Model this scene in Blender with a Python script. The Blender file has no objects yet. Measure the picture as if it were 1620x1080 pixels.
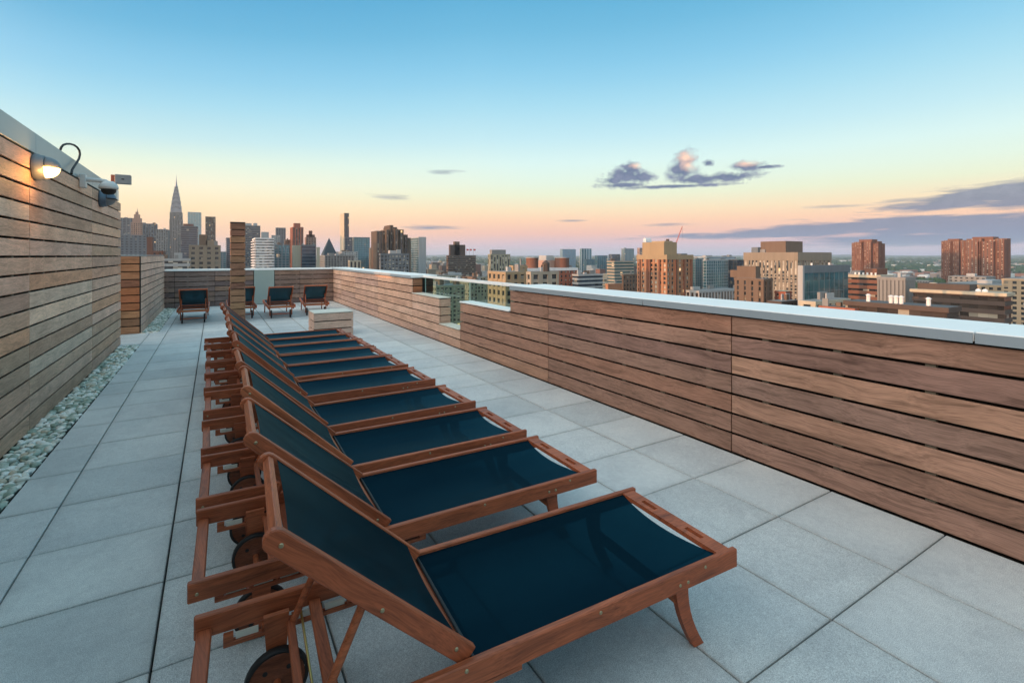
import bpy, math, random
from mathutils import Vector, Matrix
R = math.radians
random.seed(7)
sc = bpy.context.scene
col = sc.collection

# ------------------------------------------------------------------ camera
CH = 1.54                       # eye height above the deck
FPX = 776.0                     # focal length in px of a 1620 px wide frame
V0 = 404.5                      # horizon row
YAW = math.atan((810 - 339) / FPX)
cam_d = bpy.data.cameras.new("camera")
cam = bpy.data.objects.new("camera", cam_d); col.objects.link(cam)
cam.location = (0, 0, CH)
cam.rotation_euler = (R(90), 0, -YAW)
cam_d.sensor_width = 36
cam_d.lens = FPX / 1620 * 36
cam_d.shift_y = -(540 - V0) / 1620
cam_d.clip_start = 0.05; cam_d.clip_end = 60000
sc.camera = cam

# ------------------------------------------------------------------ render
sc.render.engine = 'CYCLES'
sc.cycles.use_denoising = True
sc.cycles.max_bounces = 8
sc.cycles.diffuse_bounces = 4
sc.cycles.volume_bounces = 1
sc.cycles.transparent_max_bounces = 16
sc.cycles.sample_clamp_indirect = 6
sc.view_settings.view_transform = 'Standard'
sc.view_settings.look = 'None'
sc.view_settings.gamma = 1
sc.view_settings.exposure = 0.17
sc.view_settings.use_curve_mapping = False

def lin(c, k=1.0):
    out = []
    for v in c:
        v /= 255.0
        out.append((v / 12.92 if v <= .04045 else ((v + .055) / 1.055) ** 2.4) * k)
    return tuple(out) + (1.0,)

class NT:
    """small helper round a node tree"""
    def __init__(s, tree): s.t = tree; s.n = tree.nodes; s.l = tree.links
    def new(s, typ, **kw):
        n = s.n.new(typ)
        for k, v in kw.items():
            if k == 'inp':
                for kk, vv in v.items():
                    if isinstance(vv, bpy.types.NodeSocket): s.l.new(vv, n.inputs[kk])
                    else: n.inputs[kk].default_value = vv
            else: setattr(n, k, v)
        return n
    def m(s, op, a, b=None, c=None, clamp=False):
        n = s.n.new('ShaderNodeMath'); n.operation = op; n.use_clamp = clamp
        for i, v in enumerate((a, b, c)):
            if v is None: continue
            if isinstance(v, bpy.types.NodeSocket): s.l.new(v, n.inputs[i])
            else: n.inputs[i].default_value = v
        return n.outputs[0]
    def ramp(s, fac, stops, interp='LINEAR'):
        n = s.n.new('ShaderNodeValToRGB'); n.color_ramp.interpolation = interp
        e = n.color_ramp.elements
        e[0].position = stops[0][0]; e[0].color = stops[0][1]
        e[1].position = stops[-1][0]; e[1].color = stops[-1][1]
        for p, c in stops[1:-1]:
            x = e.new(p); x.color = c
        s.l.new(fac, n.inputs[0])
        return n.outputs[0]
    def mix(s, fac, a, b, blend='MIX'):
        n = s.n.new('ShaderNodeMix'); n.data_type = 'RGBA'; n.blend_type = blend
        for i, v in ((0, fac), (6, a), (7, b)):
            if isinstance(v, bpy.types.NodeSocket): s.l.new(v, n.inputs[i])
            else: n.inputs[i].default_value = v
        return n.outputs[2]

# ------------------------------------------------------------------ sky (world)
SUN_EL = R(1.0)
SUN_AZ_FROM_Y = R(-93)          # from the left of the deck, measured from the deck axis
world = bpy.data.worlds.new("World"); sc.world = world; world.use_nodes = True
w = NT(world.node_tree); w.n.clear()
tc = w.new('ShaderNodeTexCoord')
nrm = w.new('ShaderNodeVectorMath', operation='NORMALIZE', inp={0: tc.outputs['Generated']})
sep = w.new('ShaderNodeSeparateXYZ', inp={0: nrm.outputs[0]})
X, Y, Z = sep.outputs
hlen = w.m('SQRT', w.m('ADD', w.m('MULTIPLY', X, X), w.m('MULTIPLY', Y, Y)))
el = w.m('ARCTAN2', Z, hlen)                                        # elevation, rad
d = w.m('DIVIDE', w.m('MULTIPLY', X, -1), w.m('MAXIMUM', hlen, 0.001))  # 1 towards the sunset
shift = w.m('MAXIMUM', w.m('MULTIPLY', w.m('ADD', d, 0.45), 0.33), 0.0)
el2 = w.m('MULTIPLY', el, w.m('ADD', shift, 1.0))
t = w.m('DIVIDE', el2, R(60), clamp=True)
def st(deg, c): return (deg / 60.0, lin(c))
cool = w.ramp(t, [st(0, (186, 180, 206)), st(1.1, (208, 184, 200)), st(2.6, (240, 190, 172)), st(4.0, (250, 206, 172)),
                  st(5.2, (246, 222, 184)), st(7.0, (230, 236, 206)), st(8.5, (222, 239, 222)), st(10.6, (212, 238, 234)),
                  st(13.4, (188, 226, 235)), st(16.8, (162, 213, 232)), st(19.5, (141, 201, 228)), st(21.4, (128, 193, 224)),
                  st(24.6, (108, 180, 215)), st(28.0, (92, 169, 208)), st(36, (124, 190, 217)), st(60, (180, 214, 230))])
warm = w.ramp(t, [st(0, (238, 186, 168)), st(2.5, (252, 206, 168)), st(5.5, (255, 226, 180)), st(8.0, (250, 238, 206)),
                  st(10.5, (226, 238, 216)), st(13.0, (194, 226, 228)), st(16.8, (162, 212, 230)), st(19.5, (141, 200, 227)),
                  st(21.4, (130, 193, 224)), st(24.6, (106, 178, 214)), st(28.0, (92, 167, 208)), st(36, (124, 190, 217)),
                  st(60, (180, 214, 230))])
fw = w.m('DIVIDE', w.m('ADD', d, 0.55), 0.75, clamp=True)
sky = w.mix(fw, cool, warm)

# clouds: soft, noise-broken ellipses at the bearings and heights they stand at
az = w.m('ARCTAN2', X, Y)
cvec = w.new('ShaderNodeCombineXYZ', inp={0: az, 1: w.m('MULTIPLY', el, 1.4)})
n1 = w.new('ShaderNodeTexNoise', inp={'Vector': cvec.outputs[0], 'Scale': 40.0, 'Detail': 10.0, 'Roughness': 0.62})
svec = w.new('ShaderNodeCombineXYZ', inp={0: az, 1: w.m('MULTIPLY', el, 9.0)})
n2 = w.new('ShaderNodeTexNoise', inp={'Vector': svec.outputs[0], 'Scale': 11.0, 'Detail': 6.0, 'Roughness': 0.62})
def ang(u, v):
    a = math.atan((u - 810) / FPX)
    return a + YAW, math.atan((V0 - v) / FPX * math.cos(a))
def blob(u, v, ru, rv, noise, amp, soft, slope=0.0):
    a0, e0 = ang(u, v); a1, _ = ang(u + ru, v); _, e1 = ang(u, v - rv)
    ra, re = abs(a1 - a0), abs(e1 - e0)
    da = w.m('SUBTRACT', az, a0)
    x = w.m('DIVIDE', da, ra)
    yv = w.m('DIVIDE', w.m('SUBTRACT', w.m('SUBTRACT', el, e0), w.m('MULTIPLY', da, slope)), re)
    r = w.m('SQRT', w.m('ADD', w.m('MULTIPLY', x, x), w.m('MULTIPLY', yv, yv)))
    q = w.m('ADD', w.m('SUBTRACT', 1.0, r), w.m('MULTIPLY', w.m('SUBTRACT', noise, 0.5), amp))
    return w.m('DIVIDE', q, soft, clamp=True)
puff = [(990, 277, 36, 13), (998, 268, 20, 12), (1012, 280, 24, 10), (970, 286, 22, 7), (1078, 270, 26, 16), (1084, 256, 18, 22), (1105, 284, 50, 9),
        (1150, 280, 52, 8), (1184, 263, 30, 9), (1120, 258, 10, 5), (985, 293, 44, 5), (1062, 295, 100, 3.5), (1212, 264, 26, 3)]
mask = None
for (u, v, ru, rv) in puff:
    b = blob(u, v, ru * 1.15, rv * 1.2, n1.outputs['Fac'], 2.0, 0.62)
    mask = b if mask is None else w.m('MAXIMUM', mask, b)
for (u, v, ru, rv, sl, am) in [(1560, 308, 235, 19, 0.12, 1.8), (1700, 300, 270, 26, 0.10, 1.3), (1370, 357, 310, 13, 0.035, 2.0), (1540, 358, 380, 21, 0.01, 1.9),
                           (1700, 352, 300, 26, 0.0, .8), (1250, 368, 300, 8, 0.02, 1.6), (622, 311, 40, 5, 0.0, 3.4), (706, 272, 30, 4, 0.0, 3.4), (680, 360, 46, 5, 0.0, 3.0),
                           (1060, 355, 46, 3, 0.0, 2.0), (1480, 378, 420, 12, 0.0, 1.4), (905, 349, 30, 2, 0, 2.0), (1330, 326, 70, 3, 0, 2.2), (1420, 318, 60, 4, 0.05, 2.0)]:
    b = blob(u, v, ru * 1.05, rv * 1.1, n2.outputs['Fac'], am, 0.45 if ru > 100 else 1.3, sl)
    mask = w.m('MAXIMUM', mask, w.m('MULTIPLY', b, 0.84))
lit = None
for (u, v, ru, rv) in [(1086, 248, 20, 14), (1090, 262, 16, 12), (1186, 258, 24, 7), (1010, 262, 16, 6)]:
    b = blob(u, v, ru, rv, n1.outputs['Fac'], 1.4, 0.9)
    lit = b if lit is None else w.m('MAXIMUM', lit, b)
shade = w.ramp(n1.outputs['Fac'], [(0.3, lin((84, 106, 136))), (0.7, lin((132, 140, 166)))])
shade = w.mix(w.m('MULTIPLY', w.m('SUBTRACT', R(6.5), el), 12.0, clamp=True), shade, lin((84, 122, 160)))
cloudc = w.mix(lit, shade, lin((255, 214, 190)))
sky = w.mix(mask, sky, cloudc)
# the sunset glow behind the left wall, and the dim ground half below the horizon
sv = Vector((math.sin(SUN_AZ_FROM_Y) * math.cos(SUN_EL), math.cos(SUN_AZ_FROM_Y) * math.cos(SUN_EL), math.sin(SUN_EL)))
dot = w.new('ShaderNodeVectorMath', operation='DOT_PRODUCT', inp={0: nrm.outputs[0], 1: tuple(sv)})
glow = w.m('POWER', w.m('MAXIMUM', dot.outputs['Value'], 0.0), 3.0)
gcol = w.new('ShaderNodeVectorMath', operation='SCALE', inp={0: (4.5, 3.3, 2.4), 'Scale': glow})
addg = w.mix(1.0, sky, gcol.outputs[0], 'ADD')
below = w.m('LESS_THAN', el, -0.004)
final = w.mix(below, addg, (0.22, 0.26, 0.34, 1))
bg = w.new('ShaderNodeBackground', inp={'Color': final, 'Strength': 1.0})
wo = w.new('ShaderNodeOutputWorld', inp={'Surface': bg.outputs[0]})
world.cycles.sampling_method = 'MANUAL'
world.cycles.sample_map_resolution = 1024

# ------------------------------------------------------------------ sun, just above the western horizon
sd = bpy.data.lights.new("sun", 'SUN'); so = bpy.data.objects.new("sun", sd); col.objects.link(so)
sd.energy = 6.0; sd.color = (1.0, 0.42, 0.15); sd.angle = R(0.6)
so.rotation_euler = sv.to_track_quat('Z', 'Y').to_euler()

# ------------------------------------------------------------------ helpers
FX, FY = math.sin(YAW), math.cos(YAW); RX, RY = FY, -FX
def ray(u): return FX + (u - 810) / FPX * RX, FY + (u - 810) / FPX * RY
def on_x(u, X):
    dx, dy = ray(u); return dy * X / dx
def on_y(u, Yv):
    dx, dy = ray(u); return dx * Yv / dy
def zat(v, x, y): return CH + (V0 - v) / FPX * (x * FX + y * FY)

class MB:
    def __init__(s): s.v = []; s.f = []; s.smooth = []
    def add(s, vs, fs, sm=False):
        o = len(s.v); s.v += [tuple(p) for p in vs]
        s.f += [tuple(i + o for i in f) for f in fs]; s.smooth += [sm] * len(fs)
        return s
    def box(s, x0, x1, y0, y1, z0, z1):
        vs = [(x0,y0,z0),(x1,y0,z0),(x1,y1,z0),(x0,y1,z0),(x0,y0,z1),(x1,y0,z1),(x1,y1,z1),(x0,y1,z1)]
        return s.add(vs, [(0,3,2,1),(4,5,6,7),(0,1,5,4),(1,2,6,5),(2,3,7,6),(3,0,4,7)])
    def cbox(s, x0, x1, y0, y1, z0, z1, c=0.003, M=None):
        """box with chamfered edges"""
        c = min(c, (x1-x0)/2.2, (y1-y0)/2.2, (z1-z0)/2.2)
        P = [(x0,x1),(y0,y1),(z0,z1)]; vs = []; idx = {}
        for sx in (0,1):
            for sy in (0,1):
                for sz in (0,1):
                    sgn = (sx,sy,sz)
                    for ax in range(3):          # vertex lying on face 'ax'
                        p = []
                        for k in range(3):
                            b = P[k][sgn[k]]
                            if k != ax: b += c if sgn[k] == 0 else -c
                            p.append(b)
                        idx[(sgn, ax)] = len(vs); vs.append(p)
        fs = []
        for ax in range(3):
            o = [k for k in range(3) if k != ax]
            for sd_ in (0,1):
                q = []
                for (a,b) in ((0,0),(1,0),(1,1),(0,1)):
                    g = [0,0,0]; g[ax]=sd_; g[o[0]]=a; g[o[1]]=b; q.append(idx[(tuple(g),ax)])
                fs.append(q)
        for ax in range(3):                      # edges running along ax
            o = [k for k in range(3) if k != ax]
            for a in (0,1):
                for b in (0,1):
                    g0=[0,0,0]; g1=[0,0,0]; g0[ax]=0; g1[ax]=1
                    for g in (g0,g1): g[o[0]]=a; g[o[1]]=b
                    fs.append([idx[(tuple(g0),o[0])],idx[(tuple(g1),o[0])],idx[(tuple(g1),o[1])],idx[(tuple(g0),o[1])]])
        for sx in (0,1):
            for sy in (0,1):
                for sz in (0,1):
                    g=(sx,sy,sz); fs.append([idx[(g,0)],idx[(g,1)],idx[(g,2)]])
        cen = Vector(((x0+x1)/2,(y0+y1)/2,(z0+z1)/2)); out=[]
        for f in fs:                             # outward winding
            p=[Vector(vs[i]) for i in f]; n=(p[1]-p[0]).cross(p[2]-p[0]); m=sum(p,Vector())/len(p)
            out.append(tuple(f) if n.dot(m-cen)>0 else tuple(reversed(f)))
        if M is not None: vs=[M@Vector(p) for p in vs]
        return s.add(vs,out)
    def tube(s, p0, p1, r0, r1=None, n=10, caps=True):
        p0, p1 = Vector(p0), Vector(p1); r1 = r0 if r1 is None else r1
        ax = (p1-p0).normalized(); u = ax.orthogonal().normalized(); v = ax.cross(u)
        vs = []
        for p, r in ((p0,r0),(p1,r1)):
            for i in range(n):
                a = 2*math.pi*i/n; vs.append(p+u*math.cos(a)*r+v*math.sin(a)*r)
        s.add(vs, [(i,(i+1)%n,n+(i+1)%n,n+i) for i in range(n)], True)
        if caps: s.add(vs, [tuple(range(n-1,-1,-1)), tuple(range(n,2*n))])
        return s
    def path(s, pts, r, n=8):
        pts=[Vector(p) for p in pts]; rings=[]; up=None
        for i,p in enumerate(pts):
            t=(pts[min(i+1,len(pts)-1)]-pts[max(i-1,0)]).normalized()
            up = t.orthogonal().normalized() if up is None else (up-t*up.dot(t)).normalized()
            v=t.cross(up); rings.append([p+up*math.cos(2*math.pi*k/n)*r+v*math.sin(2*math.pi*k/n)*r for k in range(n)])
        vs=[q for rg in rings for q in rg]; fs=[]
        for i in range(len(pts)-1):
            for k in range(n): fs.append((i*n+k,i*n+(k+1)%n,(i+1)*n+(k+1)%n,(i+1)*n+k))
        return s.add(vs,fs,True)
    def lathe(s, prof, M=None, n=20, a0=0.0, a1=2*math.pi):
        """profile of (r, h) turned round local z"""
        closed = abs(a1-a0-2*math.pi) < 1e-6; m = n if closed else n+1; vs=[]
        for (r,h) in prof:
            for i in range(m):
                a=a0+(a1-a0)*i/n; p=Vector((r*math.cos(a),r*math.sin(a),h)); vs.append(M@p if M is not None else p)
        fs=[]
        for j in range(len(prof)-1):
            for i in range(n):
                k=(i+1)%m; fs.append((j*m+i,j*m+k,(j+1)*m+k,(j+1)*m+i))
        return s.add(vs,fs,True)
    def prism(s, poly, axis, a, b):
        """extrude a 2-D polygon along axis (0 x, 1 y, 2 z) from a to b"""
        def P(p,q): l=[p[0],p[1]]; l.insert(axis,q); return tuple(l)
        n=len(poly); vs=[P(p,a) for p in poly]+[P(p,b) for p in poly]
        fs=[tuple(range(n)),tuple(range(2*n-1,n-1,-1))]+[(i,n+i,n+(i+1)%n,(i+1)%n) for i in range(n)]
        return s.add(vs,fs)
    def mesh(s, name, mat):
        me=bpy.data.meshes.new(name); me.from_pydata(s.v,[],s.f); me.polygons.foreach_set('use_smooth',s.smooth)
        if mat: me.materials.append(mat)
        me.update(); return me
    def build(s, name, mat, parent=None, loc=(0,0,0), rot=(0,0,0), kind=None, label=None):
        return link(name, s.mesh(name,mat), parent, loc, rot, kind, label)
def link(name, me, parent=None, loc=(0,0,0), rot=(0,0,0), kind=None, label=None):
    o=bpy.data.objects.new(name,me); col.objects.link(o); o.location=loc; o.rotation_euler=rot
    if parent: o.parent=parent
    if kind: o['kind']=kind
    if label: o['label']=label
    return o
def tag(o,label=None,cat=None,group=None,kind=None):
    if label: o['label']=label
    if cat: o['category']=cat
    if group: o['group']=group
    if kind: o['kind']=kind
    return o
def empty(name,loc=(0,0,0),rz=0,label=None,cat=None,group=None,kind=None):
    o=bpy.data.objects.new(name,None); col.objects.link(o); o.location=loc; o.rotation_euler=(0,0,rz)
    o.empty_display_size=0.2
    return tag(o,label,cat,group,kind)
def fixn(o):
    import bmesh
    bm=bmesh.new(); bm.from_mesh(o.data); bmesh.ops.recalc_face_normals(bm,faces=bm.faces); bm.to_mesh(o.data); bm.free()
    return o

# ------------------------------------------------------------------ materials
def mat(name):
    m=bpy.data.materials.new(name); m.use_nodes=True; nt=NT(m.node_tree); nt.n.clear()
    b=nt.new('ShaderNodeBsdfPrincipled'); o=nt.new('ShaderNodeOutputMaterial',inp={'Surface':b.outputs[0]})
    return m,nt,b
def flat(name,c,rough=.6,metal=0.0,vary=.12,scale=6.0,bump=0.0,spec=.5):
    m,nt,b=mat(name); tcn=nt.new('ShaderNodeTexCoord')
    n=nt.new('ShaderNodeTexNoise',inp={'Vector':tcn.outputs['Object'],'Scale':scale,'Detail':5.0,'Roughness':.6})
    k=nt.ramp(n.outputs['Fac'],[(.25,(c[0]*(1-vary),c[1]*(1-vary),c[2]*(1-vary),1)),(.75,(min(1,c[0]*(1+vary)),min(1,c[1]*(1+vary)),min(1,c[2]*(1+vary)),1))])
    nt.l.new(k,b.inputs['Base Color']); b.inputs['Roughness'].default_value=rough; b.inputs['Metallic'].default_value=metal
    b.inputs['Specular IOR Level'].default_value=spec
    if bump:
        bn=nt.new('ShaderNodeBump',inp={'Height':n.outputs['Fac'],'Strength':bump,'Distance':.01}); nt.l.new(bn.outputs[0],b.inputs['Normal'])
    return m
def wood(name,tones,rough=.6,gs=1.0,bump=.25,darkline=.46,spec=.35,wear=None):
    """grain runs along the piece's local x; each piece takes its own tone"""
    m,nt,b=mat(name); tcn=nt.new('ShaderNodeTexCoord'); oi=nt.new('ShaderNodeObjectInfo')
    off=nt.new('ShaderNodeVectorMath',operation='SCALE',inp={0:(37.1,11.3,23.7),'Scale':oi.outputs['Random']})
    p=nt.new('ShaderNodeVectorMath',operation='ADD',inp={0:tcn.outputs['Object'],1:off.outputs[0]})
    warp=nt.new('ShaderNodeTexNoise',inp={'Vector':p.outputs[0],'Scale':1.6,'Detail':2.0})
    wv=nt.new('ShaderNodeVectorMath',operation='SCALE',inp={0:warp.outputs['Color'],'Scale':.15})
    p2=nt.new('ShaderNodeVectorMath',operation='ADD',inp={0:p.outputs[0],1:wv.outputs[0]})
    st1=nt.new('ShaderNodeVectorMath',operation='MULTIPLY',inp={0:p2.outputs[0],1:(1.1*gs,34*gs,34*gs)})
    g1=nt.new('ShaderNodeTexNoise',inp={'Vector':st1.outputs[0],'Scale':1.0,'Detail':6.0,'Roughness':.62})
    st2=nt.new('ShaderNodeVectorMath',operation='MULTIPLY',inp={0:p2.outputs[0],1:(7*gs,210*gs,210*gs)})
    g2=nt.new('ShaderNodeTexNoise',inp={'Vector':st2.outputs[0],'Scale':1.0,'Detail':3.0,'Roughness':.5})
    big=nt.new('ShaderNodeTexNoise',inp={'Vector':p.outputs[0],'Scale':2.2,'Detail':3.0})
    base=nt.ramp(oi.outputs['Random'],[(i/max(1,len(tones)-1),tuple(t)+(1,)) for i,t in enumerate(tones)])
    k1=nt.ramp(g1.outputs['Fac'],[(.28,(darkline,darkline*.96,darkline*.93,1)),(.5,(1,1,1,1)),(.75,(1.22,1.2,1.18,1))])
    k2=nt.ramp(g2.outputs['Fac'],[(.3,(.72,.70,.69,1)),(.6,(1.10,1.10,1.10,1))])
    k3=nt.ramp(big.outputs['Fac'],[(.3,(.86,.85,.84,1)),(.7,(1.14,1.14,1.15,1))])
    c=nt.mix(1.0,base,k1,'MULTIPLY'); c=nt.mix(1.0,c,k2,'MULTIPLY'); c=nt.mix(1.0,c,k3,'MULTIPLY')
    if wear:
        wn=nt.new('ShaderNodeTexNoise',inp={'Vector':p.outputs[0],'Scale':3.1,'Detail':5.0,'Roughness':.65})
        wf=nt.m('MULTIPLY',nt.m('SUBTRACT',wn.outputs['Fac'],.5),3.0,clamp=True)
        c=nt.mix(wf,c,tuple(wear)+(1,))
    nt.l.new(c,b.inputs['Base Color'])
    rr=nt.m('MULTIPLY_ADD',g1.outputs['Fac'],.25,rough-.12); nt.l.new(rr,b.inputs['Roughness'])
    b.inputs['Specular IOR Level'].default_value=spec
    hb=nt.m('ADD',g1.outputs['Fac'],nt.m('MULTIPLY',g2.outputs['Fac'],.5))
    bn=nt.new('ShaderNodeBump',inp={'Height':hb,'Strength':bump,'Distance':.002}); nt.l.new(bn.outputs[0],b.inputs['Normal'])
    return m

W_RIGHT=wood('brown ipe',[(0.292,0.159,0.112),(0.313,0.183,0.135),(0.377,0.214,0.149),(0.287,0.181,0.145),(0.428,0.247,0.166),(0.423,0.25,0.178),(0.345,0.181,0.124),(0.342,0.19,0.135),(0.274,0.163,0.133),(0.391,0.231,0.17)],rough=.55)
W_LEFT=wood('weathered ipe',[(0.586,0.331,0.224),(0.4,0.27,0.19),(0.732,0.446,0.307),(0.46,0.282,0.208),(0.72,0.56,0.43),(0.836,0.555,0.396),(0.44,0.29,0.2),(0.628,0.331,0.198),(0.628,0.408,0.317),(0.774,0.456,0.288),(0.523,0.36,0.288)],rough=.6,darkline=.7)
W_TAN=wood('tan ipe',[(0.519,0.322,0.235),(0.618,0.4,0.292),(0.459,0.302,0.246),(0.658,0.448,0.348),(0.548,0.351,0.246)],rough=.6,darkline=.72)
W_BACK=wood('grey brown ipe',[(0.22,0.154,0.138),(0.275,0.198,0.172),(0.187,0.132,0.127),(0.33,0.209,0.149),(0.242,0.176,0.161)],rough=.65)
W_RED=wood('oiled ipe',[(.36,.13,.06),(.42,.16,.07),(.24,.11,.07),(.40,.20,.10),(.17,.09,.06)],rough=.5)
W_PIL=wood('pillar ipe',[(.20,.105,.07),(.26,.14,.09),(.34,.20,.11),(.22,.11,.075),(.29,.155,.09)],rough=.55)
W_CRATE=wood('bleached ipe',[(0.624,0.412,0.32),(0.71,0.473,0.363),(0.559,0.381,0.309)],rough=.65,darkline=.78)
W_WHEEL=wood('dark wheel wood',[(.17,.05,.022),(.21,.065,.03)],rough=.5,gs=1.4,bump=.15)
W_LNG=wood('lounger eucalyptus',[(.40,.10,.038),(.44,.12,.048),(.35,.085,.033),(.46,.135,.055)],rough=.5,gs=1.2,bump=.3,darkline=.48,spec=.4)
M_DARK=flat('dark membrane',(.018,.017,.016),.9)
M_BATTEN=flat('batten timber',(.16,.15,.12),.8)
M_BLACK=flat('black rubber',(.012,.012,.013),.6)
M_ALU=flat('brushed aluminium',(.62,.66,.68),.38,.55,.05,3.0)
M_COPING=flat('pale coping metal',(.86,.88,.88),.38,.0,.03,2.0)
M_COPSHADE=flat('shaded coping metal',(.27,.33,.38),.45,.0,.06,1.5)  # coping metal again, with the front face's shade put into its colour
M_FASCIA=flat('grey parapet metal',(.36,.44,.47),.45,.35,.07,1.5)
M_STEEL=flat('bolt steel',(.42,.35,.22),.38,.9,.1)
M_BRASS=flat('brass rod',(.60,.45,.16),.3,.9,.1)
M_CREAM=flat('cream nylon strip',(.68,.64,.55),.5)
M_PANEL=flat('grey green steel panel',(.33,.40,.38),.5,.2,.06,2.0)
M_GREY=flat('grey housing',(.20,.22,.24),.45,.3,.1)
M_BLUEG=flat('blue grey housing',(.10,.14,.19),.4,.3,.2,9.0)
M_WHITEP=flat('white plastic',(.60,.62,.62),.45,0,.06)

def m_paver():
    m,nt,b=mat('concrete paver'); tcn=nt.new('ShaderNodeTexCoord'); oi=nt.new('ShaderNodeObjectInfo'); ge=nt.new('ShaderNodeNewGeometry')
    off=nt.new('ShaderNodeVectorMath',operation='SCALE',inp={0:(31.0,17.0,5.0),'Scale':oi.outputs['Random']})
    p=nt.new('ShaderNodeVectorMath',operation='ADD',inp={0:tcn.outputs['Object'],1:off.outputs[0]})
    fine=nt.new('ShaderNodeTexNoise',inp={'Vector':p.outputs[0],'Scale':300.0,'Detail':3.0,'Roughness':.7})
    mid=nt.new('ShaderNodeTexNoise',inp={'Vector':p.outputs[0],'Scale':34.0,'Detail':5.0,'Roughness':.7})
    big=nt.new('ShaderNodeTexNoise',inp={'Vector':ge.outputs['Position'],'Scale':1.3,'Detail':5.0,'Roughness':.6})
    base=nt.ramp(oi.outputs['Random'],[(0,(.54,.56,.56,1)),(.5,(.605,.62,.62,1)),(1,(.66,.67,.66,1))])
    a=nt.ramp(fine.outputs['Fac'],[(.3,(.48,.48,.49,1)),(.5,(1,1,1,1)),(.68,(1.42,1.42,1.40,1))])
    c2=nt.ramp(mid.outputs['Fac'],[(.3,(.90,.90,.91,1)),(.7,(1.08,1.08,1.07,1))])
    c3=nt.ramp(big.outputs['Fac'],[(.3,(.88,.89,.90,1)),(.7,(1.08,1.07,1.05,1))])
    c=nt.mix(1.0,base,a,'MULTIPLY'); c=nt.mix(1.0,c,c2,'MULTIPLY'); c=nt.mix(1.0,c,c3,'MULTIPLY')
    so=nt.new('ShaderNodeSeparateXYZ',inp={0:tcn.outputs['Object']})
    ed=nt.m('MAXIMUM',nt.m('DIVIDE',nt.m('ABSOLUTE',so.outputs[0]),.30),nt.m('DIVIDE',nt.m('ABSOLUTE',so.outputs[1]),.289))
    dn=nt.new('ShaderNodeTexNoise',inp={'Vector':p.outputs[0],'Scale':9.0,'Detail':6.0,'Roughness':.7})
    ef=nt.m('MULTIPLY',nt.m('POWER',nt.m('MINIMUM',ed,1.0),14.0),nt.m('MULTIPLY',dn.outputs['Fac'],.55))
    c=nt.mix(ef,c,(.25,.25,.23,1))
    sn=nt.new('ShaderNodeTexNoise',inp={'Vector':ge.outputs['Position'],'Scale':2.7,'Detail':8.0,'Roughness':.72,'Distortion':.6})
    c=nt.mix(1.0,c,nt.ramp(sn.outputs['Fac'],[(.0,(.90,.90,.91,1)),(.40,(.92,.92,.925,1)),(.52,(1,1,1,1)),(1,(1.03,1.03,1.03,1))]),'MULTIPLY')
    nt.l.new(c,b.inputs['Base Color']); b.inputs['Roughness'].default_value=.72; b.inputs['Specular IOR Level'].default_value=.4
    bn=nt.new('ShaderNodeBump',inp={'Height':fine.outputs['Fac'],'Strength':.35,'Distance':.0012}); nt.l.new(bn.outputs[0],b.inputs['Normal'])
    return m
M_PAVER=m_paver()

def m_pebble():
    m,nt,b=mat('river pebble'); oi=nt.new('ShaderNodeObjectInfo'); ge=nt.new('ShaderNodeNewGeometry')
    r=nt.m('FRACT',nt.m('ADD',oi.outputs['Random'],ge.outputs['Random Per Island']))
    c=nt.ramp(r,[(0,(.30,.37,.30,1)),(.14,(.50,.55,.48,1)),(.30,(.76,.74,.66,1)),(.46,(.86,.82,.74,1)),(.58,(.36,.44,.37,1)),(.70,(.88,.87,.83,1)),(.86,(.17,.22,.19,1)),(.93,(.60,.50,.38,1)),(1,(.6,.64,.57,1))],'CONSTANT')
    n=nt.new('ShaderNodeTexNoise',inp={'Vector':ge.outputs['Position'],'Scale':55.0,'Detail':5.0})
    k=nt.ramp(n.outputs['Fac'],[(.3,(.75,.76,.76,1)),(.7,(1.12,1.12,1.1,1))])
    nt.l.new(nt.mix(1.0,c,k,'MULTIPLY'),b.inputs['Base Color']); b.inputs['Roughness'].default_value=.5
    return m
M_PEB=m_pebble()

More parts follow.
